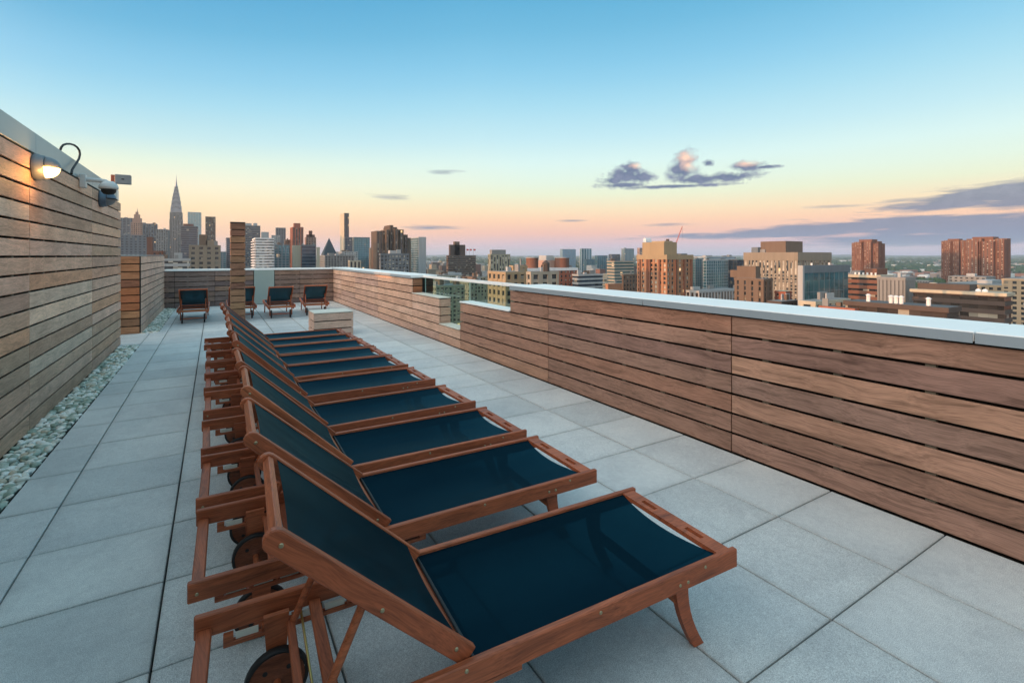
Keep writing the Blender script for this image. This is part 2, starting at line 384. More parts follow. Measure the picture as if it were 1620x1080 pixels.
def m_sling(nm,k1,k2,refl=.5):
    """taut woven vinyl mesh: dark, slightly see-through, cool satin sheen"""
    m=bpy.data.materials.new(nm); m.use_nodes=True; nt=NT(m.node_tree); nt.n.clear()
    out=nt.new('ShaderNodeOutputMaterial'); tcn=nt.new('ShaderNodeTexCoord'); oi=nt.new('ShaderNodeObjectInfo')
    off=nt.new('ShaderNodeVectorMath',operation='SCALE',inp={0:(9.0,4.0,7.0),'Scale':oi.outputs['Random']})
    p=nt.new('ShaderNodeVectorMath',operation='ADD',inp={0:tcn.outputs['Object'],1:off.outputs[0]})
    n=nt.new('ShaderNodeTexNoise',inp={'Vector':p.outputs[0],'Scale':3.2,'Detail':5.0,'Roughness':.6})
    k=nt.ramp(n.outputs['Fac'],[(.3,k1),(.7,k2)])
    sp=nt.new('ShaderNodeSeparateXYZ',inp={0:tcn.outputs['Object']})
    wx=nt.m('SINE',nt.m('MULTIPLY',sp.outputs[0],2600.0)); wy=nt.m('SINE',nt.m('MULTIPLY',sp.outputs[1],2600.0))
    wv=nt.m('MULTIPLY_ADD',nt.m('MULTIPLY',wx,wy),.12,1.0)
    k=nt.mix(1.0,k,nt.new('ShaderNodeCombineXYZ',inp={0:wv,1:wv,2:wv}).outputs[0],'MULTIPLY')
    wr=nt.new('ShaderNodeVectorMath',operation='MULTIPLY',inp={0:p.outputs[0],1:(2.0,9.0,2.0)})
    wn=nt.new('ShaderNodeTexNoise',inp={'Vector':wr.outputs[0],'Scale':1.0,'Detail':2.0})
    bn=nt.new('ShaderNodeBump',inp={'Height':wn.outputs['Fac'],'Strength':.35,'Distance':.02})
    df=nt.new('ShaderNodeBsdfDiffuse',inp={'Color':k,'Normal':bn.outputs[0]})
    gl=nt.new('ShaderNodeBsdfGlossy',inp={'Color':(.20,.40,.50,1),'Roughness':.30,'Normal':bn.outputs[0]})
    fr=nt.new('ShaderNodeFresnel',inp={'IOR':1.33})
    m1=nt.new('ShaderNodeMixShader',inp={0:nt.m('MULTIPLY',fr.outputs[0],refl),1:df.outputs[0],2:gl.outputs[0]})
    tr=nt.new('ShaderNodeBsdfTransparent',inp={'Color':(.026,.17,.25,1)})
    m2=nt.new('ShaderNodeMixShader',inp={0:.18,1:m1.outputs[0],2:tr.outputs[0]})
    nt.l.new(m2.outputs[0],out.inputs['Surface'])
    return m
M_SLING=m_sling('navy mesh fabric',(.0012,.0085,.016,1),(.0022,.013,.022,1))
M_SLINGLIT=m_sling('sky lit back fabric',(.002,.010,.016,1),(.004,.018,.026,1),.6)  # seat mesh again, lightened to paint in the sky sheen on the backs
def m_glass():
    m,nt,b=mat('clear rail glass')
    gl=nt.new('ShaderNodeBsdfGlossy',inp={'Color':(.9,1,.98,1),'Roughness':.02}); tr=nt.new('ShaderNodeBsdfTransparent',inp={'Color':(.80,.93,.91,1)})
    fr=nt.new('ShaderNodeFresnel',inp={'IOR':1.45}); ge=nt.new('ShaderNodeNewGeometry'); f=nt.m('MULTIPLY',fr.outputs[0],nt.m('SUBTRACT',1.0,ge.outputs['Backfacing']))
    mx=nt.new('ShaderNodeMixShader',inp={0:f,1:tr.outputs[0],2:gl.outputs[0]}); nt.l.new(mx.outputs[0],nt.n['Material Output'].inputs['Surface'])
    return m
M_GLASS=m_glass()
def m_emit(name,c,s):
    m,nt,b=mat(name); e=nt.new('ShaderNodeEmission',inp={'Color':tuple(c)+(1,),'Strength':s}); nt.l.new(e.outputs[0],nt.n['Material Output'].inputs['Surface']); return m
M_LAMP=m_emit('lit lamp lens',(1.0,.55,.18),9.0)

# ================================================================== DECK
PX0,PXW=-.813,.6105; PY0,PYH=-.102,.589
deck=empty('deck',kind='structure',label='rooftop deck paved in square grey concrete pavers')
MB().box(-3.2,3.9,-3.0,18.0,-.24,-.075).build('deck_base',M_DARK,deck)
pmesh={}
def paver(x0,x1,y0,y1):
    gx,gy=.0042,.0036
    w_,h_=round(x1-x0-2*gx,4),round(y1-y0-2*gy,4)
    if (w_,h_) not in pmesh: pmesh[(w_,h_)]=MB().cbox(-w_/2,w_/2,-h_/2,h_/2,-.05,0,.0035).mesh('paver',M_PAVER)
    o=link('paver',pmesh[(w_,h_)],deck,((x0+x1)/2,(y0+y1)/2,random.uniform(-.0012,.0012)),(random.uniform(-.0012,.0012),random.uniform(-.0012,.0012),random.uniform(-.0008,.0008)))
    return o
XS=[PX0+PXW*k for k in range(8)]
for j in range(0,30):
    ya,yb=PY0+PYH*j,PY0+PYH*(j+1); yb=min(yb,17.49)
    if yb-ya<.1: continue
    for k in range(7): paver(XS[k],XS[k+1],ya,yb)
    if yb<=10.65 : paver(-1.098,PX0,ya,yb)
    elif ya<12.0:
        for (a,b_) in ((-1.098,PX0),(-1.71,-1.098),(-2.32,-1.71),(-2.93,-2.32)): paver(a,b_,ya,yb)
    else: paver(-.96,PX0,ya,yb)

# pebbles
pb_root=empty('pebble_strip',kind='structure',label='strip of loose pale green river pebbles along the wall foot')
def ico(sub):
    import bmesh
    bm=bmesh.new(); bmesh.ops.create_icosphere(bm,subdivisions=sub,radius=1); v=[tuple(x.co) for x in bm.verts]; f=[tuple(y.index for y in x.verts) for x in bm.faces]; bm.free(); return v,f
IV,IF=ico(2)
def peb_verts(rx,ry,rz,rot,loc,seed):
    rnd=random.Random(seed); k=[rnd.uniform(-.16,.16) for _ in range(6)]
    M=Matrix.Translation(loc)@rot; out=[]
    for (x,y,z) in IV:
        q=1+k[0]*x+k[1]*y+k[2]*x*y+k[3]*x*x+k[4]*y*y*.7
        out.append(M@Vector((x*rx*q,y*ry*q,z*rz*q)))
    return out
from mathutils import Euler
pvar=[]
for i in range(8):
    mb=MB(); mb.add(peb_verts(.040*random.uniform(.8,1.15),.028*random.uniform(.8,1.1),.017*random.uniform(.8,1.25),Matrix.Identity(4),(0,0,0),i),IF,True); pvar.append(mb.mesh('pebble',M_PEB))
spots=[]
for (x0,x1,y0,y1) in ((-1.375,-1.108,2.6,10.62),(-1.235,-.968,12.13,17.45)):
    y=y0
    while y<y1:
        x=x0+.012
        while x<x1-.008:
            spots.append((x+random.uniform(-.011,.011),y+random.uniform(-.011,.011),0)); x+=.046
        y+=.042
random.shuffle(spots)
def near(p): return (p[0]**2+p[1]**2)
vis=sorted([p for p in spots if p[1]>4.0],key=near)[:290]; vs_=set(vis)
for p in vis:
    o=link('pebble',random.choice(pvar),pb_root,(p[0],p[1],random.uniform(-.020,-.001)),(random.uniform(-.5,.5),random.uniform(-.5,.5),random.uniform(0,6.28)))
    s_=random.uniform(.6,1.25); o.scale=(s_,s_,s_)
mb=MB()
for i,p in enumerate(spots):
    if p in vs_: continue
    s_=random.uniform(.6,1.25)
    mb.add(peb_verts(.040*s_,.028*s_,.018*s_,Euler((random.uniform(-.5,.5),random.uniform(-.5,.5),random.uniform(0,6.28))).to_matrix().to_4x4(),(p[0],p[1],random.uniform(-.020,-.001)),i),IF,True)
for (x0,x1,y0,y1) in ((-1.375,-1.108,2.6,10.62),(-1.235,-.968,12.13,17.45)):   # lower layer
    for i in range(int((x1-x0)*(y1-y0)*160)):
        mb.add(peb_verts(.027,.019,.012,Euler((0,0,random.uniform(0,6.28))).to_matrix().to_4x4(),(random.uniform(x0+.02,x1-.02),random.uniform(y0+.02,y1-.02),random.uniform(-.045,-.03)),i),IF,True)
mb.build('loose_pebbles',M_PEB,pb_root,kind='stuff')
eb=MB()
eb.box(-1.1055,-1.1025,.5,10.64,-.05,-.006); eb.box(-.966,-.963,12.1,17.45,-.05,-.006); eb.box(-1.385,-1.105,10.63,10.645,-.05,.002)
eb.build('pebble_edging',M_DARK,pb_root)

# ---------------------------------------------------------------- timber cladding
BP=.1537; BG=.019           # board pitch and gap
bmesh_cache={}
def board(parent,mt,L,h,th=.02):
    k=(mt.name,round(L,3),round(h,4),th)
    if k not in bmesh_cache: bmesh_cache[k]=MB().cbox(-L/2,L/2,-th/2,th/2,-h/2,h/2,.0025).mesh('board',mt)
    return bmesh_cache[k]
def clad(parent,mt,axis,fixed,a,b_,z0,n,facing,pitch=BP,gap=BG,th=.02,name='board',mats=None):
    """n boards one above the other; axis 'x' or 'y' is the run, fixed the face plane, facing +-1 the outward side"""
    for i in range(n):
        h=pitch-gap; zc=z0+i*pitch+h/2+.004
        mm=mats[i] if mats else mt
        me=board(parent,mm,b_-a-.009,h,th); j=random.uniform(-.0015,.0015)
        if axis=='y': link(name,me,parent,(fixed-facing*th/2+j,(a+b_)/2,zc),(random.uniform(-.004,.004),0,R(90)))
        else: link(name,me,parent,((a+b_)/2,fixed-facing*th/2+j,zc),(random.uniform(-.004,.004),0,0))

# left wall
lw=empty('timber_clad_wall',(-1.385,0,0),label='tall wall of weathered horizontal boards with grey metal top, left of the deck',cat='wall')
def child(parent,mb,name,mt,kind=None,label=None):
    o=mb.build(name,mt,None,kind=kind,label=label); o.parent=parent; o.matrix_parent_inverse=Matrix.Translation(parent.location).inverted(); return o
class G:   # grouping shim: children in world coordinates under a thing placed at its base
    def __init__(s,root): s.r=root
def wclad(root,*a,**k):
    before=set(col.objects); clad(None,*a,**k)
    for o in [o for o in col.objects if o not in before]:
        o.parent=root; o.matrix_parent_inverse=Matrix.LocRotScale(root.location,root.rotation_euler,None).inverted()
LJ=[-1.87,.72,3.30,5.877,8.461,10.778]
for a,b_ in zip(LJ[:-1],LJ[1:]): wclad(lw,W_LEFT,'y',-1.385,a,b_,0,16,1)
child(lw,MB().box(-1.75,-1.445,-3,10.74,-.2,2.46),'wall_core',M_DARK)
bt=MB()
y=-1.8
while y<10.7: bt.box(-1.443,-1.407,y,y+.05,0,2.46); y+=.43
child(lw,bt,'batten',M_BATTEN,kind='stuff')
wclad(lw,W_RED,'x',10.778,-1.75,-1.41,0,16,1)
for a,b_ in ((-3,1.2),(1.204,3.66),(3.664,6.116),(6.12,8.57),(8.574,10.55)):
    m_=MB().cbox(-1.80,-1.400,a,b_,2.474,2.665,.004); child(lw,m_,'coping_panel',M_FASCIA)
child(lw,MB().cbox(-1.80,-1.400,10.554,10.70,2.474,2.655,.004),'coping_panel',M_ALU)

# second, lower clad wall past the opening
w2=empty('clad_stair_bulkhead',(-1.243,12.13,0),label='lower board clad box past the end of the tall wall, front boards orange brown',cat='bulkhead')
wclad(w2,W_CRATE,'y',-1.243,12.155,17.46,0,10,1)
wclad(w2,W_RED,'x',12.13,-3.2,-1.262,0,10,-1)
child(w2,MB().box(-3.2,-1.30,12.17,17.4,0,1.52),'core',M_DARK)
child(w2,MB().cbox(-3.2,-1.262,12.15,17.45,1.538,1.556,.003),'top_cap',M_FASCIA)
child(w2,MB().box(-1.263,-1.246,12.134,12.152,0,1.53),'corner_strip',M_DARK)

# back parapet
bw=empty('far_parapet',(1,17.5,0),label='low board clad parapet closing the far end of the deck behind four loungers',cat='parapet')
BJ=[-1.25,-1.0,.016,1.065]
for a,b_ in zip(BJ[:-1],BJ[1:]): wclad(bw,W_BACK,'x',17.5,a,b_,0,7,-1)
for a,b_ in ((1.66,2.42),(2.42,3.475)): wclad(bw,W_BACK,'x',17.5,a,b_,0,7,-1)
child(bw,MB().cbox(1.075,1.65,17.47,17.50,.01,1.075,.003),'access_panel',M_PANEL)
child(bw,MB().box(-3.3,4.0,17.55,17.8,-.2,1.07),'wall_core',M_DARK)
bt=MB(); x=-1.2
while x<3.4: bt.box(x,x+.05,17.521,17.549,0,1.07); x+=.5
child(bw,bt,'batten',M_BATTEN,kind='stuff')
for a,b_ in ((-1.24,.3),(.304,2.2),(2.204,3.437)): child(bw,MB().cbox(a,b_,17.462,18.0,1.079,1.132,.003),'coping_slab',M_COPING)

# right parapet
rw=empty('side_parapet',(3.475,0,0),label='long board clad parapet with pale metal coping and a glazed gap, right of the deck',cat='parapet')
RJ=[-2.49,-.04,2.402,4.88]
for a,b_ in zip(RJ[:-1],RJ[1:]): wclad(rw,W_RIGHT,'y',3.475,a,b_,0,7,-1)
wclad(rw,W_RIGHT,'y',3.475,4.88,5.775,5*BP,2,-1)
wclad(rw,W_RIGHT,'y',3.475,4.88,7.377,0,5,-1)
wclad(rw,W_TAN,'y',3.475,7.377,8.256,0,2,-1)
wclad(rw,W_TAN,'y',3.475,8.256,9.68,0,5,-1)
for a,b_ in ((9.68,12.138),(12.138,14.438),(14.438,16.249),(16.249,17.495)): wclad(rw,W_TAN,'y',3.475,a,b_,0,7,-1)
wclad(rw,W_TAN,'y',3.475,9.0,9.68,5*BP,0,-1)
# return faces of the steps
wclad(rw,W_RED,'x',9.68,3.496,3.70,5*BP,2,-1)
wclad(rw,W_TAN,'x',8.256,3.496,3.70,2*BP,3,-1)
wclad(rw,W_RIGHT,'x',5.775,3.496,3.70,5*BP,2,1)
wclad(rw,W_RIGHT,'x',7.377,3.496,3.70,2*BP,3,1)
core=MB()
core.box(3.53,3.95,-3,5.74,-.2,1.07).box(3.53,3.67,5.741,7.34,-.2,.745).box(3.53,3.67,7.341,8.29,-.2,.285).box(3.53,3.67,8.291,9.72,-.2,.745).box(3.53,3.95,9.721,17.5,-.2,1.07)
child(rw,core,'wall_core',M_DARK)
bt=MB(); y=-2.3
while y<17.4:
    hh=1.07 if (y<5.6 or y>9.75) else (.745 if (y<7.3 or y>8.3) else .285)
    bt.box(3.497,3.529,y,y+.05,0,hh); y+=.49
child(rw,bt,'batten',M_BATTEN,kind='stuff')
for a,b_ in ((-3,.95),(.956,3.30),(3.306,5.74),(9.70,11.9),(11.906,14.3),(14.306,16.6),(16.606,18.0)):
    child(rw,MB().cbox(3.450,4.035,a,b_,1.083,1.137,.004),'coping_slab',M_COPING); child(rw,MB().box(3.442,3.4485,a+.002,b_-.002,1.076,1.131),'coping_front_shade',M_COPSHADE)  # added front strip, darker so the slab edge looks shaded
def chl(mb,n,mt): return child(rw,mb,n,mt)
chl(MB().cbox(3.462,3.70,5.79,7.377,.768,.790,.003),'step_cap',M_COPING)
chl(MB().cbox(3.462,3.70,7.40,8.24,.307,.322,.003),'step_cap',M_CREAM)
chl(MB().cbox(3.462,3.70,8.24,9.66,.768,.784,.003),'step_cap',M_CREAM)
# glass screen in the gap
gs_=empty('glass_screen',(3.74,7.7,0),label='clear glass screen under a slim metal rail in the gap of the side parapet',cat='glass screen')
child(gs_,MB().box(3.735,3.747,5.745,7.58,.10,1.085),'glass_pane',M_GLASS)
child(gs_,MB().box(3.735,3.747,7.592,9.695,.10,1.085),'glass_pane',M_GLASS)
child(gs_,MB().cbox(3.712,3.772,5.742,9.698,1.086,1.133,.004),'top_rail',M_COPING)
child(gs_,MB().cbox(3.70,3.80,5.742,9.698,.06,.10,.003),'base_channel',M_ALU)
for yy in (5.80,7.586,9.66): child(gs_,MB().cbox(3.75,3.765,yy-.012,yy+.012,.09,1.086,.002),'clamp_post',M_ALU)

# west parapet beyond the opening
wp=empty('west_parapet',(-3.2,11.5,0),label='short board clad parapet closing the opening left of the pebbles',cat='parapet')
wclad(wp,W_LEFT,'y',-3.0,10.6,12.13,0,7,1)
child(wp,MB().box(-3.4,-3.06,10.6,12.12,-.2,1.07),'wall_core',M_DARK)
child(wp,MB().cbox(-3.5,-2.97,10.6,12.125,1.079,1.137,.004),'coping_slab',M_COPING)

# central pillar
PXc,PYc=(on_y(363,13.03)+on_y(390,13.03))/2,13.05
pl=empty('timber_pillar',(PXc,PYc,0),label='tall square pillar clad in brown boards standing among the loungers',cat='pillar')
wclad(pl,W_PIL,'x',PYc-.02,PXc-.16,PXc+.155,0,15,-1)
wclad(pl,W_PIL,'y',PXc-.155,PYc,PYc+.29,0,15,-1)
wclad(pl,W_PIL,'y',PXc+.15,PYc,PYc+.29,0,15,1)
child(pl,MB().box(PXc-.13,PXc+.125,PYc+.005,PYc+.27,0,2.22),'core',M_DARK)
child(pl,MB().cbox(PXc-.158,PXc+.153,PYc-.02,PYc+.29,2.308,2.322,.003),'top_cap',M_BLACK)

# low timber cube
cx0,cx1,cy0,cy1=1.60,2.33,9.82,10.45
cb=empty('timber_cube',((cx0+cx1)/2,(cy0+cy1)/2,0),label='low cube of bleached boards with a pale top, beyond the row of loungers',cat='side table')
wclad(cb,W_CRATE,'x',cy0,cx0,cx1,0,3,-1,pitch=.150)
wclad(cb,W_CRATE,'x',cy1,cx0,cx1,0,3,1,pitch=.150)
wclad(cb,W_CRATE,'y',cx0,cy0+.022,cy1-.022,0,3,-1,pitch=.150)
wclad(cb,W_CRATE,'y',cx1,cy0+.022,cy1-.022,0,3,1,pitch=.150)
child(cb,MB().box(cx0+.04,cx1-.04,cy0+.04,cy1-.04,0,.43),'core',M_DARK)
child(cb,MB().cbox(cx0+.005,cx1-.005,cy0+.005,cy1-.005,.443,.46,.003),'top',M_CREAM)

# ================================================================== LOUNGERS
def make_lounger(ang_deg,label,group):
    r=empty('sun_lounger',label=label,cat='sun lounger',group=group)
    L,W=1.925,.62; zt=.34
    rail=MB().cbox(0,L,-.0125,.0125,-.0375,.0375,.004).mesh('side_rail',W_LNG)
    link('side_rail',rail,r,(0,.0125,zt-.0375)); link('side_rail',rail,r,(0,W-.0125,zt-.0375))
    for o_ in r.children: o_.delta_location=(0,0,0)
    MB().cbox(-.285,.285,-.022,.022,-.014,.014,.004).build('head_bar',W_LNG,r,(.030,W/2,.284),(0,0,R(90)))
    # foot bar with two slots
    fb=MB(); y0,y1=.0255,W-.0255; xs0,xs1=1.835,1.905
    def seg(a,b_,c,d_): fb.box(c,d_,a,b_,.314,.334)
    seg(y0,.13,xs0,xs1); seg(.22,.40,xs0,xs1); seg(.49,y1,xs0,xs1)
    for (a,b_) in ((.13,.22),(.40,.49)): seg(a,b_,xs0,xs0+.024); seg(a,b_,xs1-.024,xs1)
    o=fb.build('foot_bar',W_LNG,r)
    # seat sling
    mb=MB(); nx,ny=20,12; vs=[]
    for i in range(nx+1):
        for j in range(ny+1):
            tt=j/ny; s_=i/nx; y=.026+(W-.052)*tt; ar=math.sin(math.pi*tt)
            xe=1.838-.038*ar**.8; xb=.758
            x=xb+(xe-xb)*s_
            z=.327-.020*ar*(.5+.5*math.sin(math.pi*min(1,s_*1.05)))
            vs.append((x,y,z))
    fs=[(i*(ny+1)+j,(i+1)*(ny+1)+j,(i+1)*(ny+1)+j+1,i*(ny+1)+j+1) for i in range(nx) for j in range(ny)]
    sl=mb.add(vs,fs,True).build('seat_sling',M_SLING,r)
    
    # hem rod across the sling end near the hinge
    MB().tube((.758,.027,.322),(.758,W-.027,.322),.007,n=8).build('sling_hem',M_BLACK,sl)
    MB().cbox(-.282,.282,-.016,.016,-.018,.018,.003).build('seat_bar',W_LNG,r,(.775,W/2,.285),(0,0,R(90)))
    # back
    A=R(ang_deg); px_,pz_=.735,.342; Lb=.725
    ux,uz=-math.cos(A),math.sin(A); nx_,nz_=math.sin(A),math.cos(A)     # along the back, and its upper normal
    def B(s_,n_): return (px_+ux*s_+nx_*n_, pz_+uz*s_+nz_*n_)
    prof=[]; hh=.030
    prof.append((-.015,-hh)); prof.append((Lb-.02,-hh))
    for k in range(7):
        a=-math.pi/2+math.pi*k/6; prof.append((Lb-.015+.028*math.cos(a),hh*math.sin(a)))
    prof.append((-.015,hh))
    for yy in (.030,W-.054):
        m_=MB().prism([(q[0],q[1]) for q in prof],1,-.012,.012)
        o=m_.build('back_rail',W_LNG,r,(px_,yy+.012,pz_),(0,math.pi+A,0)); fixn(o)
        bv=o.modifiers.new('edge','BEVEL'); bv.width=.003; bv.segments=1
    def crossbar(name,s_,n_,ws,hn,parent=r,mt=W_LNG):
        x_,z_=B(s_,n_)
        return MB().cbox(-(W-.108)/2,(W-.108)/2,-ws/2,ws/2,-hn/2,hn/2,.003).build(name,mt,parent,(x_,W/2,z_),Euler((0,A+math.pi,0)).to_matrix().to_4x4().__matmul__(Matrix.Rotation(R(90),4,'Z')).to_euler())
    crossbar('back_top_bar',Lb-.014,.006,.022,.030)
    crossbar('back_lower_bar',.035,-.006,.045,.026)
    mb=MB(); vs=[]; nx=16
    for i in range(nx+1):
        for j in range(ny+1):
            tt=j/ny; s_=i/nx; ar=math.sin(math.pi*tt); sa=.055+(Lb-.036-.055)*s_
            sa-= .018*ar*s_
            dn=.024-.030*ar*(.35+.65*math.sin(math.pi*s_))
            x_,z_=B(sa,dn); vs.append((x_,.053+(W-.106)*tt,z_))
    fs=[(i*(ny+1)+j,i*(ny+1)+j+1,(i+1)*(ny+1)+j+1,(i+1)*(ny+1)+j) for i in range(nx) for j in range(ny)]
    bs=mb.add(vs,fs,True).build('back_sling',M_SLINGLIT,r)
    # curved front legs
    leg=MB(); n=8; pa=[];pb=[]
    for k in range(n+1):
        q=k/n; z=.30*(1-q); off=.105*q**1.9
        pa.append((1.600+off,z)); pb.append((1.672-.012*math.sin(math.pi*q)+off*.80,z))
    lo=MB().prism(pa+pb[::-1],1,-.0125,.0125); lme=lo.mesh('leg',W_LNG)
    for yy in (.0385,W-.0385):
        o=link('leg',lme,r,(0,yy,0)); 
    fixn(o)
    MB().cbox(-.27,.27,-.011,.011,-.022,.022,.003).build('leg_brace',W_LNG,r,(1.622,W/2,.215),(R(0),0,R(90)))
    # wheels, struts, axle
    wx,wz=.245,.1005
    Mw=Matrix.Rotation(R(90),4,'X')
    disc=MB().lathe([(0,.017),(.018,.017),(.020,.013),(.080,.013),(.088,.013),(.088,-.013),(.020,-.013),(.018,-.017),(0,-.017)],Mw,24)
    dme=disc.mesh('wheel',W_WHEEL)
    tme=MB().lathe([(.0885,.012),(.098,.015),(.1005,.010),(.1005,-.010),(.098,-.015),(.0885,-.012)],Mw,28).mesh('tyre',M_BLACK)
    hb=MB()
    for k in range(4):
        a=R(45+90*k); cx_,cz_=.052*math.cos(a),.052*math.sin(a)
        hb.tube((cx_,-.0138,cz_),(cx_,.0138,cz_),.0085,n=8)
    hme=hb.mesh('wheel_holes',M_BLACK); 
    sp=[(.205,.30),(.285,.30),(.270,.075),(.245,.060),(.220,.075)]
    sme=MB().prism(sp,1,-.0095,.0095).mesh('wheel_strut',W_LNG)
    for yy,ys in ((.095,.062),(W-.095,W-.062)):
        o=link('wheel',dme,r,(wx,yy,wz)); link('tyre',tme,o); link('hub_holes',hme,o,kind='stuff')
        s2=link('wheel_strut',sme,r,(0,ys,0))
    fixn(s2)
    MB().tube((wx,.05,wz),(wx,W-.05,wz),.012,n=10).build('axle',W_LNG,r)
    # notched racks for the back prop
    rk=MB().cbox(.085,.925,-.011,.011,.226,.242,.002)
    rk.box(.085,.115,-.010,.010,.241,.266).box(.895,.925,-.010,.010,.241,.266)
    for k in range(7): rk.box(.20+k*.095,.207+k*.095,-.0105,.0105,.2415,.2645)
    rme=rk.mesh('rack',W_LNG)
    st_=MB()
    for k in range(7): st_.box(.122+k*.095,.190+k*.095,-.004,.004,.2425,.2625)
    stm=st_.mesh('rack_strip',M_CREAM)
    for yy in (.037,W-.037):
        o=link('rack',rme,r,(0,yy,0)); link('rack_strip',stm,o)
    # prop that holds the back
    tx,tz=B(.36,-.045)
    pr=MB().tube((tx,.072,tz+.02),(.29,.072,.245),.0125,n=10).build('prop_strut',W_LNG,r); MB().tube((tx,W-.072,tz+.02),(.29,W-.072,.245),.0125,n=10).build('prop_strut',W_LNG,r)
    MB().cbox(-.27,.27,-.013,.013,-.012,.012,.003).build('prop_bar',W_LNG,pr,(.29,W/2,.255),(0,0,R(90)))
    MB().cbox(-.283,.283,-.019,.019,-.012,.012,.003).build('cross_rail',W_LNG,r,(.372,W/2,.276),(0,0,R(90)))
    MB().tube((.325,.026,.272),(.325,W-.026,.272),.0042,n=8).build('metal_rod',M_BRASS,r)
    # bolts
    bme=MB().lathe([(0,.0022),(.0035,.0026),(.0062,.0016),(.0068,0)],Matrix.Rotation(R(90),4,'X'),10).mesh('bolt',M_STEEL)
    bme2=MB().lathe([(0,.0022),(.0035,.0026),(.0062,.0016),(.0068,0)],Matrix.Rotation(R(-90),4,'X'),10).mesh('bolt',M_STEEL)
    for (bx,bz) in ((1.735,.322),(1.598,.293),(1.640,.293),(1.218,.322),(.722,.322),(.663,.300),(.03,.295)):
        link('bolt',bme,r,(bx,0,bz)); link('bolt',bme2,r,(bx,W,bz))
    for (s_,n_) in ((.045,.0),(.335,-.01),(Lb-.035,0)):
        x_,z_=B(s_,n_); link('bolt',bme,r,(x_,.030,z_)); link('bolt',bme2,r,(x_,W-.030,z_))
    return r
def copy_tree(o,parent=None):
    c=o.copy(); col.objects.link(c)
    if parent is not None: c.parent=parent
    for ch in list(o.children): copy_tree(ch,c)
    return c
ROW='sun loungers in the long row across the deck'
ROWL=['sun lounger nearest the camera, its whole navy seat and slotted foot bar in view',
 'second sun lounger from the camera in the long row, just behind the nearest one',
 'third sun lounger from the camera in the long row',
 'fourth sun lounger from the camera in the long row',
 'fifth sun lounger from the camera in the long row, close behind the fourth',
 'sixth sun lounger from the camera in the long row, middle of the row',
 'fourth sun lounger from the far end of the long row',
 'third sun lounger from the timber cube end of the long row',
 'last but one sun lounger of the long row towards the timber cube',
 'last sun lounger of the long row, beside the low timber cube']
yhead=[1.335,2.145,2.872,3.605,4.483,5.262,5.90,6.58,7.245,7.79]
yfoot=[1.241,2.108,2.840,3.626,4.485,5.247,5.90,6.592,7.262,7.80]
xh=[-.088,-.085,-.079,-.072,-.075,-.083,-.088,-.085,-.09,-.12]
protos=[make_lounger(a,ROWL[0],ROW) for a in (43.0,42.2,43.8)]
for i in range(10):
    o=protos[i] if i<3 else copy_tree(protos[(i*2)%3])
    o['label']=ROWL[i]
    o.location=(xh[i],yhead[i],0); o.rotation_euler=(0,0,math.atan2(yfoot[i]-yhead[i],1.9))
FAR='sun loungers facing away along the far parapet'
FARL=['sun lounger at the far parapet furthest left, near the pebble strip','sun lounger at the far parapet half hidden behind the timber pillar',
 'sun lounger at the far parapet in front of the grey steel panel','sun lounger at the far parapet in the right corner, turned slightly']
p2=make_lounger(36.0,FARL[0],FAR)
for i,(x,y,a) in enumerate([(-.72,13.22,0),(.27,13.44,0),(1.10,13.14,-1),(1.93,13.32,-5)]):
    o=p2 if i==0 else copy_tree(p2)
    o['label']=FARL[i]; o.location=(x+.62,y,0); o.rotation_euler=(0,0,R(90+a))

# ================================================================== LAMP, CAMERA, CONDUIT ON THE LEFT WALL
def bulkhead_lamp(y,z,litup,label):
    r=empty('bulkhead_lamp',(-1.383,y,z),label=label,cat='wall lamp')
    My=Matrix.Rotation(R(90),4,'Y')
    MB().lathe([(.0,.0),(.118,.0),(.120,.008),(.120,.035),(.112,.045),(.108,.075),(.100,.080),(0,.080)],My,28).build('housing',M_BLUEG if not litup else M_GREY,r)
    def dome(a0,a1,rad=.098):
        vs=[]; n1_,n2_=10,14
        for i in range(n1_+1):
            th=R(90)*i/n1_
            for j in range(n2_+1):
                ph=a0+(a1-a0)*j/n2_
                vs.append((.080+rad*1.05*math.cos(th),rad*math.sin(th)*math.cos(ph),rad*math.sin(th)*math.sin(ph)))
        fs=[(i*(n2_+1)+j,(i+1)*(n2_+1)+j,(i+1)*(n2_+1)+j+1,i*(n2_+1)+j+1) for i in range(n1_) for j in range(n2_)]
        return MB().add(vs,fs,True)
    if litup:
        o=dome(R(0),R(180),.100).build('hood',M_GREY,r); m_=o.modifiers.new('t','SOLIDIFY'); m_.thickness=.004
        dome(R(178),R(362),.092).build('lens',M_LAMP,r)
        ld=bpy.data.lights.new('lamp_light','POINT'); ld.energy=4.5; ld.color=(1,.48,.14); ld.shadow_soft_size=.05
        lo_=bpy.data.objects.new('lamp_light',ld); col.objects.link(lo_); lo_.parent=r; lo_.location=(.17,-.16,-.10)
    else:
        o=dome(R(0),R(180),.102).build('hood',M_BLUEG,r); m_=o.modifiers.new('t','SOLIDIFY'); m_.thickness=.004
        dome(R(178),R(362),.094).build('lens',M_GREY,r)
        MB().box(.10,.19,-.100,.100,-.006,.002).build('hood_rim',M_BLACK,r)
    return r
bulkhead_lamp(5.99,2.335,True,'lit round wall lamp with grey hood high on the tall board wall')
bulkhead_lamp(8.95,2.345,False,'unlit round blue grey wall lamp below the dome camera')
sc_=empty('security_camera',(-1.383,7.75,2.46),label='white dome security camera on a wall bracket beside the lit lamp',cat='security camera')
MB().cbox(-.0,.06,-.05,.05,-.10,.06,.006).build('bracket_plate',M_WHITEP,sc_)
MB().path([(.05,0,-.0),(.16,0,.0),(.24,0,-.005),(.27,0,-.03)],.026,10).build('bracket_arm',M_WHITEP,sc_)
Md=Matrix.Translation((.27,0,-.02))
